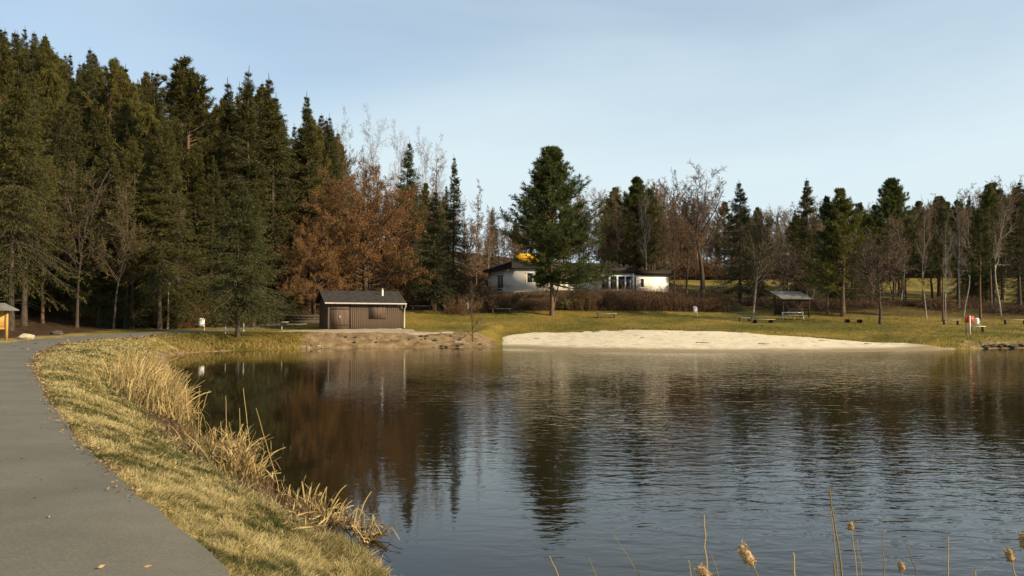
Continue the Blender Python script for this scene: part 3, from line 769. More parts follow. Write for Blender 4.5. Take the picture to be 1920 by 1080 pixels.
PROTO['bare_grey'] = decid(33, 16, 0.16, OAK, (M['bark'], M['twig_olive']), name='bare_tree', trunk_frac=0.75, twig_w=0.026, dome=(4.2, 9.0, 7.0, -0.5))
PROTO['birch_a'] = decid(34, 16, 0.15, BIRCH, (M['bark_birch'], M['twig_pale']), name='birch', twig_w=0.013)
PROTO['birch_b'] = decid(35, 16, 0.13, BIRCH, (M['bark_birch'], M['twig_red']), name='birch', twig_w=0.022, tgn=0.09, clear=0.4)
PROTO['beech'] = decid(36, 13.5, 0.34, BEECH, (M['bark'], M['twig_red'], M['beech_leaf']), name='beech', leaf=(92000, 0.11, 0.058, -0.3), trunk_frac=0.70, dome=(6.9, 5.8, 8.0, -0.40), twig_w=0.022)
PROTO['larch'] = decid(37, 17, 0.16, LARCH, (M['bark_pine'], M['twig_red']), name='larch', twig_w=0.045, trunk_frac=1.0, tgn=0.02)
PROTO['bushy'] = decid(38, 10, 0.13, BUSHY, (M['bark_grey'], M['twig_olive']), name='bushy_tree', twig_w=0.024, lean=0.16, clear=0.36, tgn=0.06)
PROTO['dense_bare'] = decid(39, 10, 0.16, BUSHY, (M['bark'], M['twig']), name='bare_tree', twig_w=0.024, clear=0.14, trunk_frac=0.85, dome=(3.3, 4.8, 5.2, -0.55))
PROTO['sapling'] = decid(40, 5, 0.05, [(22, 0.15, 0.85, 0.4, 0.5, 0.06, 0.12), (7, 0.15, 0.7, 0.5, 0.3, 0.02, 0.15), (6, 0.1, 0.7, 0.5, 0.2, 0.0, 0.2)], (M['bark'], M['twig_red']), name='sapling', twig_w=0.012, clear=0.12)

def plant(kind, name, label, cat, px, d, top_py=None, H=None, wide=1.0, rz=None, group=None, x=None, sink=0.0):
    tm, cm_, h0 = PROTO[kind]
    if x is None: x = at(px, 560, d)[0]
    z = hz(x, d) - sink
    if H is None: H = at(px, top_py, d)[1] - z
    s_ = H / h0
    t = thing(name, label, cat, (x, d, z), rng.random() * 6.283 if rz is None else rz, group)
    t.scale = (s_ * wide, s_ * wide, s_)
    link('trunk', tm, t); link('crown', cm_, t)
    return t

# ------------------------------------------------------------------ trees one can point at
T = 'tree'
plant('spruce_lone', 'spruce_tree', 'lone bushy spruce on the grass bank between the path and the pond', T, 446, 60.5, 338, wide=1.02, rz=0.4)
plant('beech', 'beech_tree', 'wide rusty brown beech tree spreading behind the wooden hut', T, 688, 86, 318, wide=0.94, rz=1.0)
plant('beech', 'beech_tree', 'darker smaller rusty beech tree to the left of the wooden hut', T, 588, 81, 420, wide=0.85, rz=2.9)
plant('pine_white', 'pine_tree', 'big bushy white pine in front of the white house', T, 1035, 84, 280, wide=1.2, rz=0.0)
plant('pine_b', 'pine_tree', 'dark pine behind the right wing of the white house', T, 1195, 118, 335, wide=1.4)
plant('birch_a', 'birch_tree', 'birch with a pale straight trunk before the dark pine behind the house', T, 1212, 113, 345, wide=0.7)
plant('oak', 'oak_tree', 'tall bare oak with a dark trunk right of the white house', T, 1318, 110, 312, wide=1.15, rz=0.9)
plant('bare_brown', 'bare_tree', 'reddish bare tree with a dark trunk between the house and the tall oak', T, 1287, 108, 365, wide=1.0)
plant('bare_brown', 'bare_tree', 'slim bare tree with a dark stem at the house corner', T, 1266, 106, 380, wide=0.55, rz=2.0)
plant('spruce_blue', 'spruce_tree', 'dark blue green spruce standing alone above the hedge end', T, 1388, 94, 338, wide=1.15)
plant('bushy', 'bare_tree', 'leaning pale trunked tree with an olive twig crown on the lawn', T, 1408, 79.5, 395, wide=0.85, rz=0.2)
plant('spruce_b', 'spruce_tree', 'tall dark spruce behind the picnic shelter', T, 1512, 96, 333, wide=1.4)
plant('dense_bare', 'bare_tree', 'dense bare tree drooping over the picnic shelter roof', T, 1478, 90, 450, wide=1.25)
plant('pine_b', 'pine_tree', 'pine with an olive crown right of the picnic shelter', T, 1580, 83, 356, wide=1.25, rz=2.2)
plant('pine_c', 'pine_tree', 'slim pine with a bare lower trunk beside the picnic shelter', T, 1551, 84, 372, wide=0.85)
plant('dense_bare', 'bare_tree', 'dense bare tree standing foremost on the right lawn', T, 1650, 76, 420, wide=1.0, rz=1.3)
plant('pine_white', 'pine_tree', 'dark rounded pine rising above the dense bare lawn tree', T, 1676, 104, 338, wide=0.95, rz=1.9)
plant('birch_b', 'birch_tree', 'thin birch with a curved white foot behind the lawn', T, 1737, 82, 375, wide=0.6, rz=0.1)
plant('pine_c', 'pine_tree', 'slim dark pine next to the two leaning birches', T, 1768, 80, 392, wide=0.7)
plant('birch_a', 'birch_tree', 'white stemmed birch growing against a dark pine trunk', T, 1772, 79, 400, wide=0.55, rz=1.1)
t = plant('birch_b', 'birch_tree', 'birch whose lower stem leans to the left', T, 1806, 84, 385, wide=0.75, rz=3.3)
t.rotation_euler = (0, -0.07, 3.3)
plant('birch_a', 'birch_tree', 'forked birch with pale spreading limbs above the red sign', T, 1798, 92, 368, wide=0.9, rz=2.0)
plant('pine_c', 'pine_tree', 'pine with a straight pale trunk right of the red sign', T, 1838, 81, 395, wide=0.85)
t = plant('birch_b', 'birch_tree', 'birch leaning to the right at the right picture edge', T, 1876, 86, 352, wide=0.95, rz=0.6)
t.rotation_euler = (0, 0.10, 0.6)
plant('spruce_b', 'spruce_tree', 'dark spruce behind the leaning birch on the far right', T, 1862, 97, 345, wide=1.3)
plant('spruce_c', 'spruce_tree', 'broad dark spruce cut by the right picture edge', T, 1912, 90, 338, wide=1.1)
plant('larch', 'larch_tree', 'tall thin larch left of the white house', T, 893, 98, 335, wide=0.62)
plant('larch', 'larch_tree', 'thin reddish larch just beside the left house wall', T, 912, 111, 385, wide=0.6)
plant('spruce_a', 'spruce_tree', 'narrow dark spruce standing between the beech and the larch', T, 850, 90, 290, wide=0.85)
plant('spruce_blue', 'spruce_tree', 'bushy spruce touching the right side of the rusty beech', T, 815, 86, 355, wide=1.25)
plant('spruce_blue', 'spruce_tree', 'dark pointed spruce rising behind the right shoulder of the beech', T, 765, 100, 262, wide=0.95)
plant('larch', 'larch_tree', 'reddish larch between the two pointed spruces behind the beech', T, 815, 104, 298, wide=0.95)
plant('sapling', 'sapling', 'small thin reddish sapling at the water edge left of the beach', T, 886, 64.9, 528, rz=0.5)
plant('spruce_b', 'spruce_tree', 'tall slender spruce with an open pointed top left of the beech', T, 577, 88, 172, wide=0.95)
plant('spruce_a', 'spruce_tree', 'shorter spruce top next to the slender open topped spruce', T, 612, 96, 212, wide=0.8)
plant('spruce_a', 'spruce_tree', 'highest spruce of the middle trio behind the lone spruce', T, 464, 80, 122, wide=1.05)
plant('spruce_d', 'spruce_tree', 'right spruce of the middle trio behind the lone spruce', T, 507, 82, 138, wide=1.05)
plant('spruce_d', 'spruce_tree', 'left spruce of the middle trio behind the lone spruce', T, 428, 82, 145, wide=1.0)
plant('pine_olive', 'pine_tree', 'tall pine with an olive crown and orange bare limb on the slope', T, 345, 80, 120, wide=1.25)
plant('spruce_olive', 'spruce_tree', 'broad olive spruce hanging over the path in front of the forest', T, 300, 68, 268, wide=1.05, rz=0.8)
plant('spruce_olive', 'spruce_tree', 'light olive spruce at the left picture edge', T, 22, 58, 125, wide=0.85, rz=2.1)
plant('bare_grey', 'bare_tree', 'grey brown bare tree in front of the dark spruces on the left', T, 145, 66, 290, wide=0.95, rz=0.4)
plant('bare_grey', 'bare_tree', 'thin bare tree with a mossy trunk beside the path on the left', T, 214, 65, 330, wide=0.75, rz=1.7)
t = plant('birch_a', 'birch_tree', 'birch with a bright white lower trunk beside the path', T, 315, 69, 330, wide=0.75, rz=2.6)
plant('spruce_c', 'spruce_tree', 'dark trunked spruce right behind the mossy thin tree', T, 248, 68, 250, wide=0.9)
plant('spruce_c', 'spruce_tree', 'dark spruce with a straight bare stem by the info board', T, 46, 64, 160, wide=0.95)
plant('bare_grey', 'bare_tree', 'thin brown bare tree crown above the rusty beech', T, 670, 106, 258, wide=0.7)
plant('bare_grey', 'bare_tree', 'olive bare tree behind the left shoulder of the beech', T, 620, 98, 262, wide=0.7)
for k, (px, py) in enumerate([(645, 205), (700, 195), (745, 222), (790, 235), (815, 250)]):
    plant('birch_a', 'birch_tree', 'pale leafless birch top above the rusty beech', T, px, 128 + 3 * k, py, wide=0.62, group='pale birches behind the beech')

LM = [(-35, 'at the left edge'), (20, 'above the info board'), (85, 'left of the grey brown bare tree'), (145, 'behind the grey brown bare tree'), (200, 'above the path bend'), (255, 'left of the white trunked birch'), (315, 'above the white trunked birch'),
      (375, 'right of the white trunked birch'), (437, 'behind the lone spruce'), (500, 'right behind the lone spruce'), (560, 'above the timber pile'), (620, 'above the hut'), (690, 'behind the rusty beech'), (765, 'right of the hut'), (835, 'left of the sapling'), (905, 'left of the white house'),
      (975, 'above the yellow roof sign'), (1040, 'behind the big white pine'), (1110, 'above the glazed house block'), (1170, 'above the house middle'), (1225, 'above the right house wing'), (1280, 'left of the tall oak'), (1330, 'behind the tall oak'), (1388, 'behind the blue green spruce'),
      (1440, 'left of the picnic shelter'), (1490, 'above the picnic shelter'), (1545, 'right of the picnic shelter'), (1600, 'behind the olive pine'), (1650, 'behind the foremost lawn tree'), (1700, 'right of the foremost lawn tree'), (1760, 'left of the red sign'), (1818, 'above the red sign'), (1870, 'right of the red sign'), (1930, 'at the right edge')]
def near(px): return min(LM, key=lambda q_: abs(q_[0] - px))[1]

# ------------------------------------------------------------------ forest on the left hillside
def scatter(n, d0, d1, p0, p1, mind, reg):
    pts, tries = [], 0
    while len(pts) < n and tries < 6000:
        tries += 1
        d = math.sqrt(reg.uniform(d0 * d0, d1 * d1)); px = reg.uniform(p0, p1)
        x = at(px, 560, d)[0]
        if all((x - a) ** 2 + (d - b) ** 2 > mind * mind for a, b, _ in pts): pts.append((x, d, px))
    return pts
reg = np.random.default_rng(5)
EX, EY = [-200, 0, 25, 70, 110, 150, 200, 260, 330, 380, 400, 430, 465, 507, 545, 577, 620, 660], [10, 36, 36, 58, 88, 82, 112, 124, 140, 175, 185, 160, 140, 152, 205, 190, 230, 265]
kinds = ['spruce_a', 'spruce_b', 'spruce_c', 'spruce_d', 'spruce_a', 'spruce_d', 'pine_olive', 'spruce_c']
for x, d, px in scatter(165, 68, 140, -55, 640, 3.0, reg):
    if px > 520 and d < 88: continue
    if px > 380 and d < 74: continue
    z = hz(x, d)
    lim = at(px, np.interp(px, EX, EY) + reg.random() ** 1.5 * (32 if px < 260 else 60), d)[1] - z
    lim = lim if d > 92 else lim - (92 - d) * reg.uniform(0.15, 0.45)
    H = min(reg.uniform(18, 31), lim)
    if H < 9: continue
    kd = kinds[reg.integers(len(kinds))]
    if kd == 'pine_olive':
        plant(kd, 'pine_tree', 'olive hillside pine ' + near(px), T, px, d, H=H, x=x, wide=reg.uniform(0.7, 0.95), group='hillside forest pines')
    else:
        plant(kd, 'spruce_tree', ('dark front hillside spruce ' if d < 90 else 'dark rear hillside spruce ') + near(px), T, px, d, H=H, x=x, wide=reg.uniform(0.78, 1.08) * 20 / H if H < 14 else reg.uniform(0.78, 1.15), group='hillside forest spruces')
for x, d, px in scatter(20, 66, 105, -270, -60, 4.2, reg):      # the forest goes on beyond the picture edge
    plant(kinds[reg.integers(4)], 'spruce_tree', 'dark spruce continuing the hillside forest past the left picture edge', T, px, d, H=reg.uniform(18, 25), x=x, wide=reg.uniform(0.85, 1.1), group='hillside forest spruces')
# young growth inside the forest edge
for x, d, px in scatter(16, 68, 82, -40, 420, 2.6, reg):
    plant('spruce_d', 'spruce_tree', 'young low spruce under the forest ' + near(px), T, px, d, H=reg.uniform(2.5, 6), x=x, wide=1.5, group='young spruces under the forest')

# ------------------------------------------------------------------ wood behind house and meadow
EX2 = [860, 880, 930, 960, 1000, 1060, 1110, 1150, 1200, 1250, 1300, 1360, 1400, 1470, 1560, 1620, 1700, 1740, 1790, 1840, 1890, 2000]
EY2 = [345, 372, 392, 372, 395, 360, 352, 348, 345, 332, 350, 380, 385, 386, 372, 384, 386, 365, 378, 335, 338, 330]
kk = [('birch_a', 'birch_tree', 'pale bare birch in the house wood', 0.6), ('birch_b', 'birch_tree', 'reddish bare birch in the house wood', 0.7), ('larch', 'larch_tree', 'reddish brown larch in the house wood', 0.8),
      ('bare_brown', 'bare_tree', 'brown bare tree in the house wood', 1.0), ('spruce_d', 'spruce_tree', 'dark spruce in the house wood', 0.8), ('pine_b', 'pine_tree', 'dark pine in the house wood', 0.8)]
kr = [('birch_a', 'birch_tree', 'pale bare birch in the far wood', 0.6), ('birch_b', 'birch_tree', 'reddish bare birch in the far wood', 0.75), ('larch', 'larch_tree', 'reddish larch in the far wood', 0.8),
      ('bare_brown', 'bare_tree', 'brown bare tree in the far wood', 1.1), ('spruce_b', 'spruce_tree', 'dark spruce in the far wood', 0.95), ('spruce_d', 'spruce_tree', 'broad spruce in the far wood', 0.9),
      ('pine_b', 'pine_tree', 'dark pine in the far wood', 1.2), ('pine_c', 'pine_tree', 'high crowned pine in the far wood', 1.0)]
km = [('birch_b', 'birch_tree', 'reddish birch behind the right lawn', 0.75), ('bare_brown', 'bare_tree', 'brown bare tree behind the right lawn', 0.8), ('spruce_d', 'spruce_tree', 'dark spruce behind the right lawn', 0.95),
      ('pine_b', 'pine_tree', 'dark pine behind the right lawn', 1.25), ('pine_c', 'pine_tree', 'high crowned pine behind the right lawn', 0.9)]
def fill(pts, tab, weights, grp):
    weights = np.array(weights) / sum(weights)
    for x, d, px in pts:
        kd, nm, lb, wd = tab[reg.choice(len(tab), p=weights)]
        z = hz(x, d)
        lim = at(px, np.interp(px, EX2, EY2) + reg.random() ** 1.6 * 55, d)[1] - z
        H = min(lim, reg.uniform(17, 25))
        if H < 7: continue
        plant(kd, nm, lb + ', ' + near(px), T, px, d, H=H, x=x, wide=wd * reg.uniform(0.85, 1.15), group=grp + ' ' + nm.replace('_', ' ') + 's')
fill(scatter(115, 113, 160, 640, 1250, 2.8, reg), kk, [2, 3, 5, 6, 2.0, 1], 'wood behind the house:')
fill(scatter(160, 150, 200, 1150, 1965, 3.0, reg), kr, [2, 3, 3, 8, 2, 3, 3, 1], 'far wood:')
fill(scatter(20, 97, 118, 1400, 1690, 3.8, reg), km, [1, 3, 4, 3, 1], 'wood behind the lawn:')
fill(scatter(32, 94, 114, 1600, 1960, 3.7, reg), km, [2, 2, 3, 3, 2], 'wood behind the lawn:')

# ------------------------------------------------------------------ shrubs and hedge
def shrub_mesh(seed, w_=1.6, h_=1.7, n=55, leaf=1600, mats=None):
    rg = np.random.default_rng(seed)
    g_ = Geo()
    st = np.stack([rg.normal(0, w_ * 0.28, n), rg.normal(0, w_ * 0.28, n), np.full(n, -0.15)], 1)
    D = norm(np.stack([st[:, 0] * 0.9 + rg.normal(0, 0.25, n), st[:, 1] * 0.9 + rg.normal(0, 0.25, n), np.full(n, 1.3)], 1))
    L = rg.uniform(0.6, 1.1, n) * h_
    P, Rd = grow(rg, st, D, L, np.full(n, 0.014), 5, 0.14, 0.0)
    g_.tubes(P, Rd, 3, rnd=rg.random(n))
    pos, D2, L2, R2 = branch(rg, P, Rd, L, 9, 0.15, 0.7, 0.42, 0.4, 0.6)
    P2, Rd2 = grow(rg, pos, D2, L2, R2, 3, 0.2, 0.03)
    g_.ribbons(P2, np.broadcast_to(0.014 * np.linspace(1, .5, 4)[None], P2.shape[:2]), rnd=rg.random(len(P2)), rg=rg)
    pos, D3, L3, R3 = branch(rg, P2, Rd2, L2, 6, 0.1, 0.7, 0.5, 0.3, 0.6)
    P3, _ = grow(rg, pos, D3, L3, R3, 2, 0.2, 0.0)
    g_.ribbons(P3, np.broadcast_to(0.010 * np.linspace(1, .5, 3)[None], P3.shape[:2]), rnd=rg.random(len(P3)), rg=rg)
    if leaf:
        ix = rg.integers(0, len(P3), leaf)
        g_.leaves(P3[ix, rg.integers(0, 3, leaf)], norm(rg.normal(0, 1, (leaf, 3)) + [0, 0, -0.3]), 0.10 * rg.uniform(0.6, 1.3, leaf), 0.055, mat=1, rg=rg)
    return g_.mesh('shrub', list(mats or (M['twig_red'], M['dead_leaf'])))
SH = [shrub_mesh(61), shrub_mesh(62, 2.0, 1.4), shrub_mesh(63, 1.4, 2.0, leaf=2600), shrub_mesh(64, 2.2, 1.2, leaf=700, mats=(M['twig'], M['dead_leaf'])), shrub_mesh(65, 1.6, 1.8, leaf=5200), shrub_mesh(66, 1.8, 1.5, leaf=3000, mats=(M['twig_olive'], M['grass']))]
def shrub(k, px, d, sx, sz, label, group=None):
    x = at(px, 580, d)[0]
    o_ = link('shrub', SH[k], None, (x, d, hz(x, d) - 0.05), rng.random() * 6.28)
    o_.scale = (sx, sx, sz)
    return tag(o_, label, 'shrub', group)
shrub(0, 862, 84, 1.3, 1.3, 'dark reddish shrub at the lawn edge left of the bench')
shrub(1, 905, 87, 1.5, 1.35, 'low reddish shrub below the shaded house wall')
shrub(2, 920, 86, 1.2, 0.8, 'dark shrub right behind the plank bench')
shrub(4, 950, 89, 1.3, 0.9, 'rust brown shrub on the bank below the house corner')
shrub(5, 985, 93, 0.8, 0.45, 'small greenish shrub against the sunlit house wall')
shrub(3, 985, 87, 1.4, 1.0, 'bare dark shrub on the bank left of the big pine')
shrub(5, 1012, 93, 0.8, 0.45, 'greenish shrub below the house window beside the big pine')
shrub(1, 1005, 86.5, 1.2, 0.9, 'low brown shrub left of the big pine foot')
shrub(4, 870, 93, 1.6, 1.3, 'brown leafy shrub left of the house behind the sapling')
shrub(0, 890, 91, 1.5, 1.2, 'reddish shrub on the slope left of the house')
shrub(5, 1062, 87, 1.0, 1.1, 'dark green shrub right of the big pine foot')
for k, (px, d) in enumerate([(340, 72), (355, 74), (325, 76), (550, 84), (520, 83), (800, 92), (835, 90)]):
    shrub(4 if k != 3 else 1, px, d, 1.4, 1.2, 'brown forest edge bush ' + near(px), 'bushes at the forest edge')
reg2 = np.random.default_rng(8)
for k in range(17):
    px = 1365 + 34 * k + reg2.uniform(-8, 8); d = reg2.uniform(87.5, 97)
    shrub(3, px, d, reg2.uniform(1.2, 2.4), reg2.uniform(0.7, 1.7), 'bare dark lawn edge bush, ' + near(px), 'undergrowth bushes behind the lawn')

for k in range(46):
    px = 1235 + 15.5 * k + reg2.uniform(-6, 6); d_ = reg2.uniform(147, 153)
    shrub(int(reg2.choice([0, 1, 3, 3, 2])), px, d_, reg2.uniform(2.2, 3.6), reg2.uniform(1.6, 2.6), 'brown far wood bush, ' + near(px), 'bushes at the foot of the far wood')
for k in range(24):
    px = 700 + 22 * k + reg2.uniform(-8, 8); d_ = reg2.uniform(110, 116)
    shrub(int(reg2.choice([0, 1, 4, 3, 2])), px, d_, reg2.uniform(1.8, 2.8), reg2.uniform(1.2, 2.2), 'brown house wood bush, ' + near(px), 'bushes at the foot of the near wood')

# hedge in front of the right half of the house
hd = thing('hedge', 'long reddish brown hedge on the bank below the house', 'hedge', (0, 0, 0))
rg = np.random.default_rng(71)
g1, g2 = Geo(), Geo()
n = 3400
hx = rg.uniform(at(1068, 580, 87)[0], at(1362, 580, 87)[0], n); hy = rg.uniform(86.0, 89.2, n)
hgt = 2.2 + 0.35 * (fbm(hx * 0.5, hy, 4) - 0.5) * 2
hzv = height(hx, hy) - 0.1
gap = np.abs(hx - at(1126, 580, 87)[0]) < 0.55
L = hgt * rg.uniform(0.55, 1.05, n) * np.where(gap, 0.35, 1) * (1 - 0.10 * (89.2 - hy))
P, Rd = grow(rg, np.stack([hx, hy, hzv], 1), norm(np.stack([rg.normal(0, 0.16, n), rg.normal(0, 0.16, n), np.ones(n)], 1)), L, np.full(n, 0.011), 4, 0.10, 0.0)
g1.tubes(P, Rd, 3, rnd=rg.random(n))
pos, D2, L2, R2 = branch(rg, P, Rd, L, 6, 0.1, 0.6, 0.3, 0.2, 0.6)
P2, _ = grow(rg, pos, D2, L2, R2, 2, 0.2, 0.05)
g1.ribbons(P2, np.broadcast_to(0.012 * np.linspace(1, .5, 3)[None], P2.shape[:2]), rnd=rg.random(len(P2)), rg=rg)
k = 42000
ix = rg.integers(0, len(P2), k)
g2.leaves(P2[ix, rg.integers(0, 3, k)] + rg.normal(0, 0.05, (k, 3)), norm(rg.normal(0, 1, (k, 3)) + [0, 0, -0.3]), 0.10 * rg.uniform(0.6, 1.4, k), 0.06, rg=rg)
link('stems', g1.mesh('hedge_stems', M['twig_red']), hd); link('leaves', g2.mesh('hedge_leaves', M['dead_leaf']), hd)['kind'] = 'stuff'

# ------------------------------------------------------------------ local frames for buildings
class Frame:
    def __init__(self, px, d, alpha, z):
        self.a = alpha; self.o = np.array([at(px, 585, d)[0], d]); self.z = z
        self.c, self.s = math.cos(alpha), math.sin(alpha)
    def s_at(self, px, p=0.0):     # distance along the front at which pixel column px is met, p metres proud of the front
        k = (px - 960) / F
        ox, oy = self.o[0] + p * self.s, self.o[1] - p * self.c
        return (k * oy - ox) / (self.c - k * self.s)
    def depth(self, s, p=0.0): return self.o[1] + s * self.s - p * self.c
    def z_at(self, py, s, p=0.0): return HC + (585 - py) / F * self.depth(s, p) - self.z

def piece(name, parent, mat, *boxes):
    g_ = Geo()
    for b_ in boxes: g_.box(*b_)
    return link(name, g_.mesh(name, mat), parent)
def bx3(x0, x1, y0, y1, z0, z1): return ((x0 + x1) / 2, (y0 + y1) / 2, (z0 + z1) / 2), (x1 - x0, y1 - y0, z1 - z0)

# ------------------------------------------------------------------ white house
HF = Frame(965, 97.5, math.radians(18), 5.2)
house = thing('white_house', 'low cream white house with dark flat roofs above the hedge', 'house', (HF.o[0], HF.o[1], HF.z), HF.a)
# local axes: x along the front, y into the depth (away from the viewer), z up
Lw, Dw = HF.s_at(1118), 11.5
ztop = HF.z_at(503, 0)
x_b0, x_b1, pb = HF.s_at(1127, 2.2), HF.s_at(1189, 2.2), 2.2
x_r1, pr = HF.s_at(1254, 1.3), 1.3
zb, zr = HF.z_at(511, x_b0, pb), HF.z_at(516, x_r1, pr)
def window(parent, x0, x1, z0, z1, y, n=2, curtain=False, axis='x', fr=0.07):
    """frame proud of the wall plane at local depth y; axis 'x' faces the viewer, 'y' faces left"""
    g_ = Geo(); gl = []
    def bb(a0, a1, b0, b1, p0, p1):
        return bx3(a0, a1, p0, p1, b0, b1) if axis == 'x' else bx3(p0, p1, a0, a1, b0, b1)
    for a0, a1, b0, b1 in [(x0, x1, z0, z0 + fr), (x0, x1, z1 - fr, z1), (x0, x0 + fr, z0 + fr, z1 - fr), (x1 - fr, x1, z0 + fr, z1 - fr)]:
        g_.box(*bb(a0, a1, b0, b1, y - 0.04, y + 0.03))
    wd = link('window', g_.mesh('window_frame', M['frame']), parent)
    step = (x1 - x0 - fr) / n
    for k in range(n):
        a = x0 + fr + k * step
        if k: piece('mullion', wd, M['frame'], bb(a - fr, a, z0 + fr, z1 - fr, y - 0.035, y + 0.025))
        piece('pane', wd, M['glass'], bb(a, a + step - fr, z0 + fr, z1 - fr, y - 0.006, y + 0.004))
    if curtain:
        for k in range(n):
            a = x0 + fr + k * step
            piece('curtain', wd, M['curtain'], bb(a + 0.02, a + 0.32, z0 + fr, z1 - fr, y - 0.016, y - 0.008))
    return wd
piece('wall', house, M['white_wall'], bx3(0, Lw, 0, Dw, 0, ztop))
piece('plinth', house, M['plinth'], bx3(-0.05, Lw + 0.0, -0.06, Dw - 0.1, -1.0, 0.12))
g_ = Geo()
ov = 0.55
g_.prism([(-ov, -ov, ztop + 0.003), (Lw + 0.3, -ov, ztop + 0.003), (Lw + 0.3, Dw + ov, ztop + 0.003), (-ov, Dw + ov, ztop + 0.003), (-ov, -ov, ztop + 0.72), (Lw + 0.3, -ov, ztop + 0.72), (Lw + 0.3, Dw + ov, ztop + 0.22), (-ov, Dw + ov, ztop + 0.22)])
rf = link('roof', g_.mesh('roof', M['fascia']), house)
g_ = Geo(); g_.prism([(-ov - .05, -ov - .05, ztop + 0.723), (Lw + 0.35, -ov - .05, ztop + 0.723), (Lw + 0.35, Dw + ov, ztop + 0.223), (-ov - .05, Dw + ov, ztop + 0.223), (-ov - .05, -ov - .05, ztop + 0.79), (Lw + 0.35, -ov - .05, ztop + 0.79), (Lw + 0.35, Dw + ov, ztop + 0.29), (-ov - .05, Dw + ov, ztop + 0.29)])
link('roof_cover', g_.mesh('roof_cover', M['roof_felt']), rf)
window(house, HF.s_at(983), HF.s_at(1014), HF.z_at(531, 1.2), HF.z_at(511, 1.2), 0.0, 2, True)
# shaded side wall: dark window door with a ledge
window(house, 4.6, 7.2, 0.55, 2.35, 0.0, 2, axis='y')
piece('ledge', house, M['wood_pale'], bx3(-0.5, -0.003, 4.3, 8.4, 0.16, 0.30))
piece('flower_box', house, M['wood_dark'], bx3(-0.4, -0.05, 4.9, 7.6, 0.303, 0.52))
# glazed front block
bl = link('front_block', Geo().box(*bx3(x_b0, x_b1, -pb, 1.0, 0, zb)).mesh('front_block', M['white_wall']), house)
piece('glazed_frame', bl, M['frame'], bx3(x_b0 - 0.03, x_b1 + 0.02, -pb - 0.05, -pb - 0.002, 0.30, zb - 0.06))
for k, (p0, p1) in enumerate([(1128.6, 1141.2), (1144.6, 1156.2), (1159.2, 1171.2), (1174, 1186)]):
    x0, x1 = HF.s_at(p0, pb), HF.s_at(p1, pb)
    piece('pane', bl, M['glass'], bx3(x0, x1, -pb - 0.062, -pb - 0.053, HF.z_at(542, x0, pb), HF.z_at(518, x0, pb)))
piece('pale_curtain', bl, M['curtain'], bx3(HF.s_at(1180.5, pb), HF.s_at(1183, pb), -pb - 0.068, -pb - 0.064, HF.z_at(541, x0, pb), HF.z_at(525, x0, pb)))
piece('plinth', house, M['plinth'], bx3(x_b0 - 0.04, x_b1 + 0.02, -pb - 0.06, 0.9, -1.0, 0.0 - 0.003))
r2 = link('roof', Geo().box(*bx3(x_b0 - 0.75, x_b1 + 0.03, -pb - 0.5, 3.0, zb + 0.003, zb + 0.62)).mesh('block_roof', M['fascia']), house)
piece('roof_cover', r2, M['roof_felt'], bx3(x_b0 - 0.8, x_b1 + 0.06, -pb - 0.55, 3.0, zb + 0.623, zb + 0.70))
# right wing
piece('right_wing', house, M['white_wall'], bx3(x_b1 + 0.003, x_r1, -pr, 4.0, 0, zr))
piece('plinth', house, M['plinth'], bx3(x_b1 + 0.03, x_r1 + 0.04, -pr - 0.05, 3.9, -1.0, 0.06))
r3 = link('roof', Geo().box(*bx3(x_b1 + 0.08, x_r1 + 0.45, -pr - 0.4, 4.4, zr + 0.003, zr + 0.52)).mesh('wing_roof', M['fascia']), house)
piece('roof_cover', r3, M['roof_felt'], bx3(x_b1 + 0.08, x_r1 + 0.5, -pr - 0.45, 4.45, zr + 0.523, zr + 0.60))
window(house, HF.s_at(1196, pr), HF.s_at(1208, pr), HF.z_at(540, x_r1 - 3, pr), HF.z_at(522, x_r1 - 3, pr), -pr, 1, True)
piece('door', house, M['wood_dark'], bx3(HF.s_at(1189.5, pr) + 0.02, HF.s_at(1192.5, pr), -pr - 0.04, -pr - 0.002, 0.1, 2.0))
# connecting wall behind the pine, a little proud
piece('bay_wall', house, M['white_wall'], bx3(HF.s_at(1092, 0.8), x_b0 - 0.003, -0.8, -0.003, 0, zb - 0.1))

# yellow sign on the roof
s0, s1 = HF.s_at(967), HF.s_at(1012)
zs0, zs1 = ztop + 0.86, ztop + 0.86 + 0.95
yb = thing('roof_sign', 'yellow lettered sign board on the house roof beside the pine', 'sign', (HF.o[0], HF.o[1], HF.z), HF.a)
piece('board', yb, M['yellow_sign'], bx3(s0, s1, -0.12, -0.06, zs0, zs1))
g_ = Geo(); rgx = np.random.default_rng(3)
xx = s0 + 0.35
while xx < s1 - 0.4:
    wl = rgx.uniform(0.10, 0.2); hl = rgx.uniform(0.22, 0.40)
    g_.box(*bx3(xx, xx + wl, -0.128, -0.122, zs0 + 0.30, zs0 + 0.30 + hl)); xx += wl + 0.07
link('lettering', g_.mesh('lettering', M['orange_ink']), yb)
for x_ in (s0 + 0.3, s1 - 0.3): piece('post', yb, M['wood_dark'], bx3(x_ - 0.04, x_ + 0.04, -0.055, 0.02, ztop + 0.74, zs1 - 0.1))

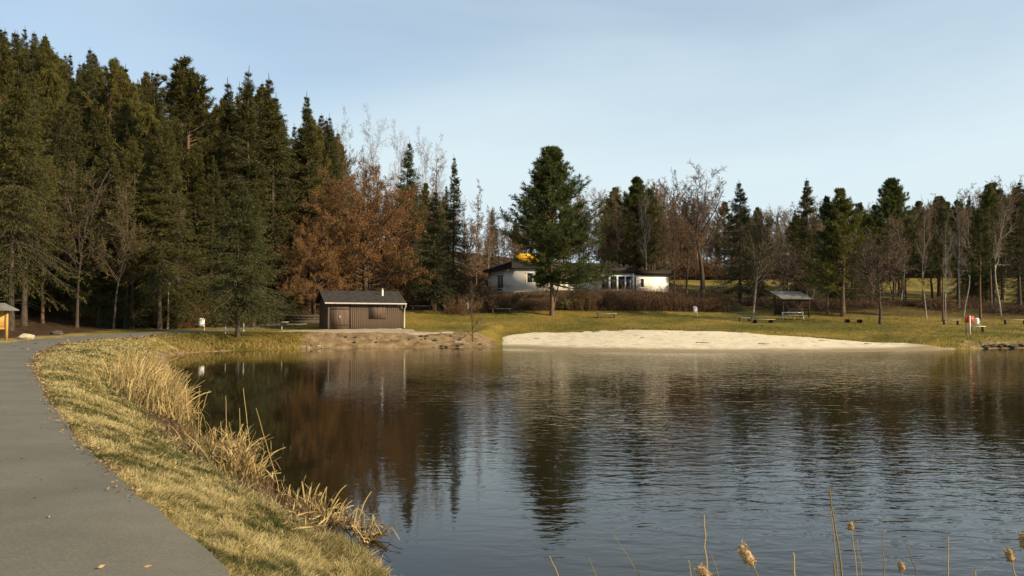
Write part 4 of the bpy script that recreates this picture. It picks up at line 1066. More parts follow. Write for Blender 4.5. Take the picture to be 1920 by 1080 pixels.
# ------------------------------------------------------------------ wooden hut
UF = Frame(614, 69.3, math.radians(22), 1.27)
hut = thing('wooden_hut', 'brown boarded hut with a black gable roof by the pond', 'hut', (UF.o[0], UF.o[1], UF.z), UF.a)
Lh, Dh, Hh, Rh = UF.s_at(755), 4.6, 2.42, 3.3
pent = [(0.05, Dh, 0), (0.05, 0.05, 0)]
g_ = Geo()
g_.box(*bx3(0.04, Lh - 0.04, 0.04, Dh - 0.04, -0.4, Hh - 0.02))
for x0, x1 in ((0.04, 0.08), (Lh - 0.08, Lh - 0.04)):       # gable triangles
    g_.prism([(x0, 0.04, Hh - 0.02), (x0, Dh / 2, Rh - 0.05), (x0, Dh - 0.04, Hh - 0.02), (x1, 0.04, Hh - 0.02), (x1, Dh / 2, Rh - 0.05), (x1, Dh - 0.04, Hh - 0.02)])
wall = link('wall', g_.mesh('hut_wall', M['wood_dark']), hut)
bm_ = Geo().box((0, 0, 0), (0.165, 0.03, 1)).mesh('board', M['wood_brown'])
rgx = np.random.default_rng(17)
nb_ = int(Lh / 0.178)
for k in range(nb_):
    x_ = (k + 0.5) * Lh / nb_
    o_ = link('board', bm_, wall, (x_, 0.022 - 0.012 * rgx.random(), (Hh + 0.05) / 2))
    o_.scale = (1, 1, Hh - 0.10 - rgx.random() * 0.05)
    o_.rotation_euler = (0, rgx.normal(0, 0.003), 0)
nb2 = int(Dh / 0.178)
for k in range(nb2):
    y_ = (k + 0.5) * Dh / nb2
    top_z = Hh + (Rh - Hh) * (1 - abs(y_ - Dh / 2) / (Dh / 2)) - 0.06
    o_ = link('board', bm_, wall, (0.024, y_, top_z / 2), math.pi / 2); o_.scale = (1, 1, top_z)
xd = UF.s_at(657)
piece('post', hut, M['wood_dark'], bx3(xd - 0.07, xd + 0.07, -0.06, -0.012, 0.03, Hh - 0.08))
dr = piece('door', hut, M['wood_brown'], bx3(xd - 1.75, xd - 0.10, -0.045, -0.012, 0.06, 2.05))
piece('handle', dr, M['metal'], bx3(xd - 0.95, xd - 0.88, -0.09, -0.048, 1.0, 1.22))
for zz in (0.35, 1.75): piece('brace', dr, M['wood_dark'], bx3(xd - 1.72, xd - 0.13, -0.062, -0.048, zz, zz + 0.09))
xs0, xs1 = UF.s_at(693), UF.s_at(722)
sh = piece('shutter', hut, M['wood_brown'], bx3(xs0, xs1, -0.045, -0.012, 1.0, 2.12))
piece('shutter_edge', sh, M['wood_dark'], bx3(xs0 - 0.05, xs0 - 0.003, -0.055, -0.012, 0.95, 2.15), bx3(xs0, xs1 + 0.1, -0.06, -0.012, 0.93, 0.995), bx3((xs0 + xs1) / 2 - 0.02, (xs0 + xs1) / 2 + 0.02, -0.058, -0.048, 1.0, 2.12))
piece('sill_beam', hut, M['wood_pale'], bx3(xd + 0.2, Lh - 0.1, -0.10, -0.02, -0.05, 0.05))
th = math.atan2(Rh - Hh, Dh / 2)
for sgn in (-1, 1):
    g_ = Geo()
    y0, y1 = (-0.42, Dh / 2) if sgn < 0 else (Dh + 0.42, Dh / 2)
    z0 = Hh - 0.42 * math.tan(th) + 0.04; z1 = Rh + 0.04
    x0, x1 = -0.35, Lh + 0.22
    p = [(x0, y0, z0), (x1, y0, z0), (x1, y1, z1), (x0, y1, z1)]
    if sgn > 0: p = p[::-1]
    g_.prism(p + [(a, b, c_ + 0.09) for a, b, c_ in p])
    link('roof', g_.mesh('hut_roof', M['roof_felt']), hut)
q = np.linspace(0, 1, 6)
g_ = Geo(); g_.tubes(np.stack([-0.3 + (Lh + 0.55) * q, np.full(6, -0.47), Hh - 0.13 - 0.05 * q], 1)[None], np.full((1, 6), 0.065), 8, cap=True)
gut = link('gutter', g_.mesh('gutter', M['metal'], True), hut)
g_ = Geo(); xg = Lh + 0.16
g_.tubes(np.array([[(xg, -0.47, Hh - 0.22), (xg, -0.42, Hh - 0.42), (xg - 0.03, -0.14, Hh - 0.62), (xg - 0.03, -0.12, 1.2), (xg - 0.03, -0.12, 0.12), (xg - 0.03, -0.2, 0.04)]]), np.full((1, 6), 0.062), 8)
link('downpipe', g_.mesh('downpipe', M['metal'], True), hut)
xv = UF.s_at(717, -1.2)
g_ = Geo(); g_.tubes(np.array([[(xv, 1.2, Hh + 0.35), (xv, 1.2, Hh + 0.95), (xv, 1.2, Hh + 1.12)]]), np.array([[0.09, 0.09, 0.085]]), 10, cap=True)
vp = link('vent_pipe', g_.mesh('vent_pipe', M['white_paint'], True), hut)
g_ = Geo(); g_.tubes(np.array([[(xv, 1.2, Hh + 1.17), (xv, 1.2, Hh + 1.22)]]), np.array([[0.14, 0.04]]), 10, cap=True); link('cap', g_.mesh('cap', M['metal']), vp)
piece('bracket', hut, M['wood_pale'], bx3(Lh - 0.55, Lh - 0.1, -0.3, -0.02, Hh - 0.30, Hh - 0.22))

# ------------------------------------------------------------------ benches, tables, bins, signs
def gpos(px, py, d0=55, d1=110):
    """point of the ground met by the ray through a pixel"""
    dd = np.linspace(d0, d1, 700)
    xz = np.array([at(px, py, q_) for q_ in dd])
    h_ = height(xz[:, 0], dd)
    k_ = int(np.argmax(xz[:, 1] <= h_))
    return float(xz[k_, 0]), float(dd[k_]), float(h_[k_])

def bench(px, d, label, length=1.7, rz=0.0, seat='wood_grey', leg='wood_brown', hgt=0.45, name='bench', logs=False, group=None, depth=0.36):
    x = at(px, 590, d)[0]
    t = thing(name, label, 'bench', (x, d, hz(x, d)), rz, group)
    for k in (-1, 1):
        piece('plank', t, M[seat], ((0, k * depth / 4, hgt), (length, depth / 2 - 0.02, 0.06)))
    for k in (-1, 1):
        if logs:
            g_ = Geo(); a_ = k * length * 0.33
            g_.tubes(np.array([[(a_, -depth / 2 - 0.05, hgt / 2 - 0.03), (a_, depth / 2 + 0.05, hgt / 2 - 0.03)]]), np.full((1, 2), hgt / 2 - 0.012), 10, cap=True)
            link('log_foot', g_.mesh('log_foot', M[leg], True), t)
        else:
            piece('leg', t, M[leg], ((k * length * 0.38, 0, hgt / 2 - 0.06), (0.12, depth * 0.8, hgt + 0.05)))
    return t
bench(940, 85.2, 'long plank bench against the shrubs left of the big pine', 2.4, 0.08)
bench(1137, 82.5, 'low backless bench on two blocks before the hedge', 2.2, 0.05, seat='wood_grey')
bench(1600, 77.5, 'low log bench between the pine and the dense bare tree', 1.9, 0.1, seat='wood_brown', logs=True, hgt=0.38)
bench(1783, 76.5, 'backless bench beside the white stemmed birch', 1.7, 0.0, seat='wood_grey')
bench(1832, 70, 'pale backless bench right behind the red sign', 1.3, 0.0, seat='wood_pale')
bench(1903, 78, 'long low bench at the right picture edge', 2.6, 0.1, seat='wood_grey')
bench(1430, 78, 'log bench at the foot of the leaning tree', 2.4, 0.05, seat='wood_grey', logs=True, hgt=0.34)
bench(1396, 79.6, 'small grey bench left of the leaning tree', 1.2, 0.1, seat='wood_grey', hgt=0.34)
bench(864, 88.5, 'grey bench half hidden behind the sapling at the lawn top', 1.5, 0.0, seat='wood_grey')
bench(790, 86.5, 'low bench in the shade right of the hut', 2.4, 0.0, seat='wood_grey', hgt=0.5)
# small table on a post by the gravel
x, d = at(531, 600, 65.5)[0], 65.5
t = thing('post_table', 'small wooden table on one post at the gravel edge', 'table', (x, d, hz(x, d)))
piece('table_top', t, M['wood_grey'], ((0, 0, 0.86), (0.82, 0.5, 0.06)))
piece('post', t, M['wood_grey'], ((-0.12, 0, 0.38), (0.10, 0.10, 0.9)))
piece('shelf_box', t, M['wood_dark'], ((0.16, 0, 0.72), (0.22, 0.3, 0.2)))
# stacked timber in the shade left of the hut
for k, (dx, zz, ln) in enumerate([(0, 0.12, 3.2), (0.25, 0.42, 3.0), (-0.1, 0.74, 3.3)]):
    x = at(572, 600, 78)[0] + dx
    tag(link('timber_beam', Geo().box((0, 0, 0), (ln, 0.26, 0.20)).mesh('timber_beam', M['bark']), None, (x, 78 + 0.03 * k, hz(x, 78) + zz), 0.06), ['lowest', 'middle', 'topmost'][k] + ' grey timber beam of the pile left of the hut', 'timber', 'timber pile by the hut')

# picnic shelter
x, d = at(1487, 590, 83)[0], 83.0
zs = hz(x, d)
sh = thing('picnic_shelter', 'open timber picnic shelter with a sloping grey roof', 'shelter', (x, d, zs), -0.05)
g_ = Geo()
a0, a1, a2, a3 = (-1.35, -0.75, 1.80), (1.78, -0.75, 1.78), (1.15, 1.35, 2.55), (-2.05, 1.35, 2.62)
g_.prism([a0, a1, a2, a3] + [(p_[0], p_[1], p_[2] + 0.08) for p_ in (a0, a1, a2, a3)])
link('roof', g_.mesh('shelter_roof', M['grey_roof']), sh)
for x_, y_, h_ in ((-1.15, -0.5, 1.86), (1.45, -0.5, 1.84), (-1.55, 1.1, 2.46), (1.0, 1.1, 2.42)):
    piece('post', sh, M['wood_dark'], ((x_, y_, h_ / 2 - 0.1), (0.12, 0.12, h_ + 0.2)))
piece('beam', sh, M['wood_dark'], ((0.1, -0.5, 1.70), (2.9, 0.08, 0.14)))
piece('rear_wall', sh, M['wood_dark'], ((-0.25, 1.0, 0.7), (2.6, 0.05, 0.9)))
t = thing('picnic_table', 'rough picnic table under the grey roofed shelter', 'table', (x + 0.25, d + 0.3, zs), -0.05)
piece('table_top', t, M['wood_brown'], ((0, 0, 0.76), (1.7, 0.7, 0.06)))
for k in (-1, 1): piece('leg', t, M['wood_brown'], ((k * 0.65, 0, 0.34), (0.1, 0.5, 0.78)))
x2, d2 = at(1487, 598, 80.8)[0], 80.8
zb_ = hz(x2, d2)
t = thing('white_bench', 'pale bench with a backrest in front of the picnic shelter', 'bench', (x2, d2, zb_), -0.12)
piece('seat', t, M['wood_pale'], ((0, 0, 0.44), (2.15, 0.36, 0.07)))
piece('backrest', t, M['wood_pale'], ((0, 0.22, 0.72), (2.15, 0.05, 0.11)))
for x_ in (-0.98, 0.12, 0.98): piece('leg', t, M['wood_pale'], ((x_, 0.08, 0.2), (0.13, 0.30, 0.5)))
for x_ in (-0.98, 0.98): piece('back_support', t, M['wood_pale'], ((x_, 0.17, 0.58), (0.08, 0.05, 0.40)))

def bin_on_post(px, py, d, label, hgt=0.62, r=0.20, post='metal'):
    x_, z_ = at(px, py, d)
    zg = hz(x_, d)
    t_ = thing('litter_bin', label, 'bin', (x_, d, zg), rng.random() * 6)
    g_ = Geo(); zc = z_ - zg
    g_.tubes(np.array([[(0, 0, zc - hgt / 2), (0, 0, zc - hgt / 2 + 0.04), (0, 0, zc + hgt / 2 - 0.08), (0, 0, zc + hgt / 2)]]), np.array([[r * 0.82, r * 0.9, r, r * 0.97]]), 12, cap=True)
    link('bucket', g_.mesh('bucket', M['white_paint'], True), t_)
    g_ = Geo(); g_.tubes(np.array([[(0, 0, zc + hgt / 2 + 0.002), (0, 0, zc + hgt / 2 + 0.07), (0, 0, zc + hgt / 2 + 0.10)]]), np.array([[r * 1.08, r * 0.8, r * 0.2]]), 12, cap=True)
    link('lid', g_.mesh('lid', M['white_paint'], True), t_)
    g_ = Geo(); g_.tubes(np.array([[(-0.02, r + 0.045, -0.2), (-0.02, r + 0.045, zc), (-0.02, r + 0.045, zc + hgt / 2 - 0.05)]]), np.full((1, 3), 0.035), 6, cap=True)
    link('post', g_.mesh('post', M[post], True), t_)
    piece('bracket', t_, M[post], ((-0.02, r + 0.005, zc), (0.1, 0.05, 0.1)))
bin_on_post(378, 605, 66, 'white litter bin by the path at the forest edge', 0.58, 0.25)
bin_on_post(1303, 581, 83, 'white litter bin on the lawn at the hedge end', 0.55, 0.19)
bin_on_post(876, 574, 84, 'pale litter bin on a post behind the sapling', 0.5, 0.18)
bin_on_post(1831, 603, 76, 'white litter bin on a post behind the red sign', 0.5, 0.22)
# red sign
x, d = at(1817, 612, 66)[0], 66.0
t = thing('red_sign', 'red sign board on pale posts at the right end of the beach', 'sign', (x, d, hz(x, d)))
piece('board', t, M['red_paint'], ((-0.19, 0, 1.25), (0.30, 0.05, 0.52)), ((0.19, -0.02, 1.24), (0.38, 0.05, 0.56)))
piece('post', t, M['wood_pale'], ((0.02, -0.085, 0.68), (0.11, 0.08, 1.75)))
piece('post', t, M['wood_grey'], ((-0.22, 0.065, 0.6), (0.07, 0.07, 1.5)))
# info board at the left picture edge
d = 44.0
x = at(14, 600, d)[0]
t = thing('info_board', 'yellow wooden info board with a grey roof beside the path', 'notice board', (x - 1.18, d, hz(x, d)), 0.12)
piece('panel', t, M['wood_yellow'], ((0, 0, 1.12), (2.0, 0.08, 0.86)))
for k in (-1, 1): piece('post', t, M['wood_yellow'], ((k * 1.07, 0.0, 0.8), (0.13, 0.13, 1.9)))
piece('frame', t, M['wood_yellow'], ((0, 0, 0.64), (2.0, 0.11, 0.10)), ((0, 0, 1.60), (2.0, 0.11, 0.10)))
for sg in (-1, 1):
    p = [(-1.45, sg * 0.55, 1.62), (1.45, sg * 0.55, 1.62), (0.95, 0, 1.99), (-0.95, 0, 1.99)]
    if sg > 0: p = p[::-1]
    g_ = Geo(); g_.prism(p + [(a, b, c_ + 0.05) for a, b, c_ in p]); link('roof', g_.mesh('board_roof', M['grey_roof']), t)
for sg in (-1, 1):
    g_ = Geo(); g_.prism([(sg * 1.45, -0.55, 1.62), (sg * 1.45, 0.55, 1.62), (sg * 0.95, 0.0, 1.99), (sg * 1.42, -0.55, 1.67), (sg * 1.42, 0.55, 1.67), (sg * 0.93, 0.0, 2.04)]); link('roof', g_.mesh('board_roof', M['grey_roof']), t)
# marker posts by the lone spruce
for px, py0, d, lb in ((457, 606, 63, 'white marker post right of the lone spruce trunk'), (423, 612, 61.5, 'thin grey marker post left of the lone spruce trunk')):
    x = at(px, 600, d)[0]; zt = at(px, py0, d)[1]; zg = hz(x, d)
    g_ = Geo(); g_.tubes(np.array([[(0, 0, -0.2), (0, 0, (zt - zg) * .6), (0, 0, zt - zg - 0.04), (0, 0, zt - zg)]]), np.array([[0.045, 0.045, 0.045, 0.02]]), 8, cap=True)
    tag(link('marker_post', g_.mesh('marker_post', M['white_paint' if px > 440 else 'metal'], True), None, (x, d, zg)), lb, 'post')

# ------------------------------------------------------------------ stones
def rock_mesh(seed, mat):
    rg = np.random.default_rng(seed)
    import bmesh
    b = bmesh.new(); bmesh.ops.create_icosphere(b, subdivisions=2, radius=0.5)
    ph = rg.random(6) * 6
    for v in b.verts:
        c_ = v.co
        v.co = c_ * (1 + 0.2 * math.sin(4 * c_.x + ph[0]) + 0.17 * math.sin(5 * c_.y + ph[1]) + 0.12 * math.sin(9 * c_.z + 6 * c_.x + ph[2]))
        v.co.z *= 0.66
    me_ = bpy.data.meshes.new('stone'); b.to_mesh(me_); b.free()
    me_.materials.append(mat)
    return me_
RK = [rock_mesh(81, M['stone']), rock_mesh(82, M['stone']), rock_mesh(83, M['stone'])]
RKP = rock_mesh(84, M['stone_pale'])
def stone(me_, x, y, s_, label, group=None, z=None):
    o_ = link('stone', me_, None, (x, y, (hz(x, y) if z is None else z) + s_ * 0.12), rng.random() * 6)
    o_.scale = (s_ * rng.uniform(0.9, 1.6), s_, s_ * rng.uniform(0.6, 1.0))
    tag(o_, label, 'stone', group)
x = at(52, 632, 46.5)[0]
stone(RKP, x, 46.5, 0.85, 'flat pale boulder beside the info board')
x = at(118, 625, 52)[0]
stone(RK[0], x - 1, 53, 0.8, 'dark round boulder at the forest edge behind the path')
reg3 = np.random.default_rng(9)
for k in range(11):
    px = 1838 + k * 11 + reg3.uniform(-3, 3); x = at(px, 648, 62.6)[0]
    yy = np.linspace(58, 70, 200); y = yy[np.argmax(shore_s(np.full(200, x), yy) > 0.05)]
    stone(RK[k % 3], x, y + reg3.uniform(0, 0.25), reg3.uniform(0.35, 0.62), 'dark bank stone in the row at the right waterline', 'bank stones at the right waterline')
for k in range(26):
    px = 590 + reg3.random() * 345; x = at(px, 640, 64)[0]
    yy = np.linspace(58, 70, 300); y = yy[np.argmax(shore_s(np.full(300, x), yy) > 0.02)] + reg3.uniform(0, 2.2)
    stone(RK[k % 3] if k % 4 else RKP, x, y, reg3.uniform(0.14, 0.36), 'small stone lying on the bare bank below the hut', 'small stones on the bank below the hut')

# driftwood on the sand
for px, py, ln, az, lb in ((1008, 636, 0.5, 0.2, 'small dark stick on the left end of the sand beach'), (1318, 644, 1.1, 0.1, 'dark driftwood branch low on the middle of the beach'), (1432, 646, 0.8, -0.3, 'short dark stick near the waterline right of the middle'),
                           (1545, 640, 1.2, 0.5, 'thin branch lying on the narrowing right part of the beach'), (1628, 646, 0.6, 0.1, 'small stick near the right tip of the beach'), (1205, 634, 0.5, 0.9, 'tiny stick in the middle of the dry sand')):
    x_, y_, z_ = gpos(px, py, 54, 80)
    q = np.linspace(0, 1, 7)
    G = Geo(); G.tubes(np.stack([(q - 0.5) * ln, 0.05 * np.sin(q * 5), 0.07 + 0.02 * np.sin(q * 7)], 1)[None], (0.028 * (1.1 - 0.7 * q))[None], 6, cap=True)
    G.tubes(np.stack([-0.1 * ln + 0.25 * ln * q, 0.02 + 0.25 * ln * q, 0.07 + 0.05 * q], 1)[None], (0.014 * (1.1 - 0.7 * q))[None], 5)
    tag(link('driftwood_stick', G.mesh('driftwood_stick', M['bark'], True), None, (x_, y_, z_), az), lb, 'stick')

# ------------------------------------------------------------------ grass on the near bank
rg = np.random.default_rng(91)
def edge_x(P, d):        # x of a polyline at depth d
    o_ = np.argsort(P[:, 1]); return np.interp(d, P[o_, 1], P[o_, 0])
left_shore = np.array([p for p in POND if p[0] < 0.2 and 4.5 < p[1] < 56.5 and not (p[1] > 52 and p[0] > -19)])
left_shore = left_shore[np.argsort(left_shore[:, 1])]
PRn = PATH_R[(PATH_R[:, 1] > 1.4)]
NB = 300000
d = np.exp(rg.uniform(math.log(3.6), math.log(58), NB))
xl, xr = edge_x(PRn, d), np.interp(d, left_shore[:, 1], left_shore[:, 0])
wgt = np.clip((xr - xl) / d, 0, 0.5)
keep = rg.random(NB) < wgt / 0.5
# more candidates to fill the wide part
d = d[keep]; xl, xr = xl[keep], xr[keep]
rep = 2
d = np.repeat(d, rep) * rg.uniform(0.985, 1.015, len(d) * rep); xl, xr = np.repeat(xl, rep), np.repeat(xr, rep)
u = rg.random(len(d))
x = xl - 0.05 + (xr - xl + 0.05) * u
s_ = shore_s(x, d)
pn = inside(x, d, PATH_POLY)
fr = pn & (rg.random(len(d)) < 0.6)
ok = (s_ > 0.02) & ~fr & (rg.random(len(d)) < np.where(d < 9.5, 1.0, 0.08 + 0.92 * ss(0.55, 1.25, s_ + 0.5 * (fbm(x * 2, d * 2, 51) - 0.5))))
x, d, s_ = x[ok], d[ok], s_[ok]
thin = (rg.random(len(x)) < np.where(d > 14, 0.5, 0.74)) & (rg.random(len(x)) > 0.75 * ss(0.60, 0.74, fbm(x * 2.2, d * 2.2, 61)))
x, d, s_ = x[thin], d[thin], s_[thin]
z = height(x, d, s_)
patch = fbm(x * 0.9, d * 0.9, 31); patch2 = fbm(x * 3.1, d * 3.1, 33)
n = len(x)
tuft = fbm(x * 5.5, d * 5.5, 37)
ln = 0.85 * (0.035 + 0.05 * rg.random(n) + 0.12 * np.clip(tuft - 0.45, 0, 1)) * (1 + 0.7 * (1 - ss(0.2, 1.6, s_))) * (1 + 0.012 * d)
wdt = np.maximum(0.0048, 0.00074 * d) * rg.uniform(0.7, 1.4, n)
lie = rg.uniform(0, 6.283, n); tilt = np.abs(rg.normal(0.75, 0.4, n))
lie = np.where(rg.random(n) < 0.72, 12.0 * fbm(x * 2.6, d * 2.6, 39) + rg.normal(0, 0.5, n), lie)
dirv = np.stack([np.sin(tilt) * np.cos(lie), np.sin(tilt) * np.sin(lie), np.cos(tilt)], 1)
B0 = np.stack([x, d, z - 0.01], 1)
B1 = B0 + dirv * (ln * 0.55)[:, None]
B2 = B1 + norm(dirv * [1.25, 1.25, 0.45]) * (ln * 0.5)[:, None]
X_ = norm(np.cross(dirv, rg.normal(size=(n, 3))))
hw = (X_ * wdt[:, None] / 2)
V = np.stack([B0 - hw, B0 + hw, B1 + hw * 0.85, B1 - hw * 0.85, B2], 1)
i = np.arange(n) * 5
green = np.clip(0.57 + (patch - 0.5) * 1.5 + (patch2 - 0.5) * 1.5 + (fbm(x * 7, d * 7, 35) - 0.5) * 1.5 + (tuft - 0.5) * 0.6 + rg.normal(0, 0.24, n), 0.02, 0.98)
green = np.where(s_ < 0.9, green * 0.6 + 0.35, green)
G = Geo(); G.add(V, tris=np.stack([i + 3, i + 2, i + 4], 1), quads=np.stack([i, i + 1, i + 2, i + 3], 1), rnd=np.repeat(green, 5))
o = link('grass', G.mesh('grass', M['grass'])); tag(o, 'matted yellow green winter grass between path and pond', 'grass', kind='stuff')

k = 2600
u_ = rg.random(k) * (len(PATH_R) - 1); sel = np.minimum(u_.astype(int), len(PATH_R) - 2)
lp = PATH_R[sel] * (1 - (u_ - sel)[:, None]) + PATH_R[sel + 1] * (u_ - sel)[:, None]
lp = lp + PATH_N[sel] * np.abs(rg.normal(0, 0.07, k))[:, None] * np.where(rg.random(k) < 0.45, 1, -1)[:, None]
lq = PATH_R[rg.integers(8, 50, 160)]; lq = lq + PATH_N[:1] * 0 + np.stack([-rg.random(160) * 3.0, rg.normal(0, 1.2, 160)], 1)
lp = np.vstack([lp, lq[inside(lq[:, 0], lq[:, 1], PATH_POLY)]])
lp = lp[(lp[:, 1] > 3) & (lp[:, 1] < 58)]; k = len(lp)
lz = height(lp[:, 0], lp[:, 1]) + 0.055
G = Geo(); G.leaves(np.stack([lp[:, 0], lp[:, 1], lz], 1), norm(np.stack([rg.normal(0, 1, k), rg.normal(0, 1, k), rg.normal(0, 0.12, k)], 1)), np.maximum(0.04, 0.0032 * lp[:, 1]) * rg.uniform(0.6, 1.5, k), np.maximum(0.02, 0.0015 * lp[:, 1]), rg=rg, rnd=np.clip(rg.normal(0.55, 0.25, k), 0, 1))
M['litter'] = foliage('path_edge_litter', (0.07, 0.035, 0.016), (0.19, 0.11, 0.05), (0.36, 0.25, 0.12), 0.1, 0.0)
o = link('leaf_litter', G.mesh('leaf_litter', M['litter'])); tag(o, 'dry leaf litter along the asphalt edge', 'leaves', kind='stuff')

# coarser tufts: lawn rim above the beach, far left bank, right bank
n = 130000
px = rg.uniform(-200, 2000, n); d = rg.uniform(52, 86, n)
px[:30000] = rg.uniform(250, 620, 30000); d[:30000] = rg.uniform(55, 66, 30000)
x = (px - 960) / F * d
s_ = shore_s(x, d)
tyv = np.interp(x, bx, ty, left=0, right=0)
onland = (s_ > 0.05) & ~((x > bx[0]) & (x < bx[-1]) & (d < tyv - 0.05)) & ~inside(x, d, PATH_POLY)
onland &= ~((x > -16.5) & (x < -0.5) & (d > 58) & (d < 72 + 0 * x) & (rg.random(n) < 0.93))
onland &= ~((x < -26) | ((x < -11) & (d > 74)))
x, d, s_ = x[onland], d[onland], s_[onland]; n = len(x)
z = height(x, d, s_)
near_edge = np.exp(-((d - np.interp(x, bx, ty, left=-99, right=-99)) / 1.0) ** 2)
bank = (1 - ss(0.5, 3, s_))
ln = 0.05 + 0.07 * rg.random(n) + 0.12 * near_edge + 0.30 * bank * rg.random(n)
pt = fbm(x * 0.35, d * 0.35, 41)
v_ = np.clip(0.46 + (pt - 0.5) * 0.8 + rg.normal(0, 0.07, n) + 0.28 * bank, 0.02, 0.95)
G = Geo(); G.leaves(np.stack([x, d, z - 0.02], 1), norm(np.stack([rg.normal(0, 0.5, n), rg.normal(0, 0.5, n), np.ones(n)], 1)), ln, 0.05 * rg.uniform(0.6, 1.4, n), rnd=v_, rg=rg, wide=0.3)
M['lawn_grass'] = foliage('lawn_grass', (0.064, 0.067, 0.012), (0.155, 0.116, 0.022), (0.32, 0.235, 0.075), 0.2, 0.0)
o = link('lawn_grass', G.mesh('lawn_grass', M['lawn_grass'])); tag(o, 'short olive lawn grass on the far bank and meadow edge', 'grass', kind='stuff')

# ------------------------------------------------------------------ reeds on the left bank
def reed_bed(label, line, n, hgt, spread, broken, seed, wd, mt='reed'):
    rg = np.random.default_rng(seed)
    line = np.array(line, float)
    u = rg.random(n) * (len(line) - 1); k = np.minimum(u.astype(int), len(line) - 2); f = (u - k)[:, None]
    c_ = line[k] * (1 - f) + line[k + 1] * f + rg.normal(0, spread, (n, 2))
    z = np.maximum(height(c_[:, 0], c_[:, 1]), -0.25)
    ld_ = 0.42 if n < 500 else 0.24
    D = norm(np.stack([rg.normal(0.05, ld_, n), rg.normal(0, ld_, n), np.ones(n)], 1))
    L = hgt * rg.uniform(0.45, 1.15, n)
    m_ = 7
    P = np.empty((n, m_ + 1, 3)); P[:, 0] = np.stack([c_[:, 0], c_[:, 1], z], 1)
    d_ = D.copy(); brk = rg.integers(3, m_ - 1, n); isb = rg.random(n) < broken
    ba = rg.random(n) * 6.283
    bd = np.stack([np.cos(ba) + 0.3, np.sin(ba), rg.uniform(-1.9, -0.4, n)], 1)
    for q_ in range(m_):
        d_ = np.where((isb & (brk == q_))[:, None], norm(bd), d_)
        d_ = norm(d_ + rg.normal(0, 0.05, (n, 3)) + np.where(isb[:, None], 0.6, 1) * np.array([0.02, 0, -0.035 * q_]))
        P[:, q_ + 1] = P[:, q_] + d_ * (L / m_)[:, None]
    P[:, :, 2] = np.maximum(P[:, :, 2], np.maximum(z, 0)[:, None] + 0.01 + 0.06 * rg.random((n, 1)) * (np.arange(m_ + 1) > 0))
    G = Geo()
    w_ = wd * rg.uniform(0.6, 1.3, n)[:, None] * np.linspace(1, 0.5, m_ + 1)[None]
    ns_ = n // 3
    G.tubes(P[:ns_], w_[:ns_] * 0.38, 4, rnd=np.clip(rg.normal(0.5, 0.2, ns_), 0, 1))
    G.ribbons(P[ns_:], w_[ns_:], rnd=np.clip(rg.normal(0.52, 0.22, n - ns_), 0, 1), rg=rg)
    o_ = link('reed_bed', G.mesh('reed_bed', M[mt]))
    return tag(o_, label, 'reeds', kind='stuff')
reed_bed('tall dense clump of dry straw reeds farthest along the left bank', [(-8.9, 20.4), (-9.8, 22.2), (-11.5, 25.4), (-12.6, 28.0)], 2300, 1.05, 0.38, 0.45, 101, 0.028)
reed_bed('tangled dry reed clump in the middle of the left bank', [(-5.6, 15.1), (-4.9, 14.1), (-4.25, 13.0)], 400, 0.80, 0.22, 0.62, 102, 0.026)
reed_bed('low broken reed clump nearest on the left bank', [(-3.1, 11.7), (-2.55, 11.0), (-1.95, 10.4)], 125, 0.60, 0.13, 0.85, 103, 0.022)
reed_bed('small upright reed tuft standing in water at the near clump tip', [(-1.80, 10.0), (-1.72, 9.92)], 40, 0.58, 0.06, 0.55, 104, 0.02)
reed_bed('flattened brown reed stubble between the far and middle clumps', [(-7.9, 18.8), (-6.3, 16.4)], 200, 0.22, 0.25, 0.95, 105, 0.02, 'twig_red')
reed_bed('dark flattened stubble on the mud under the near clumps', [(-4.6, 13.6), (-3.3, 11.7), (-2.4, 10.5)], 260, 0.30, 0.22, 0.97, 106, 0.016, 'twig_red')
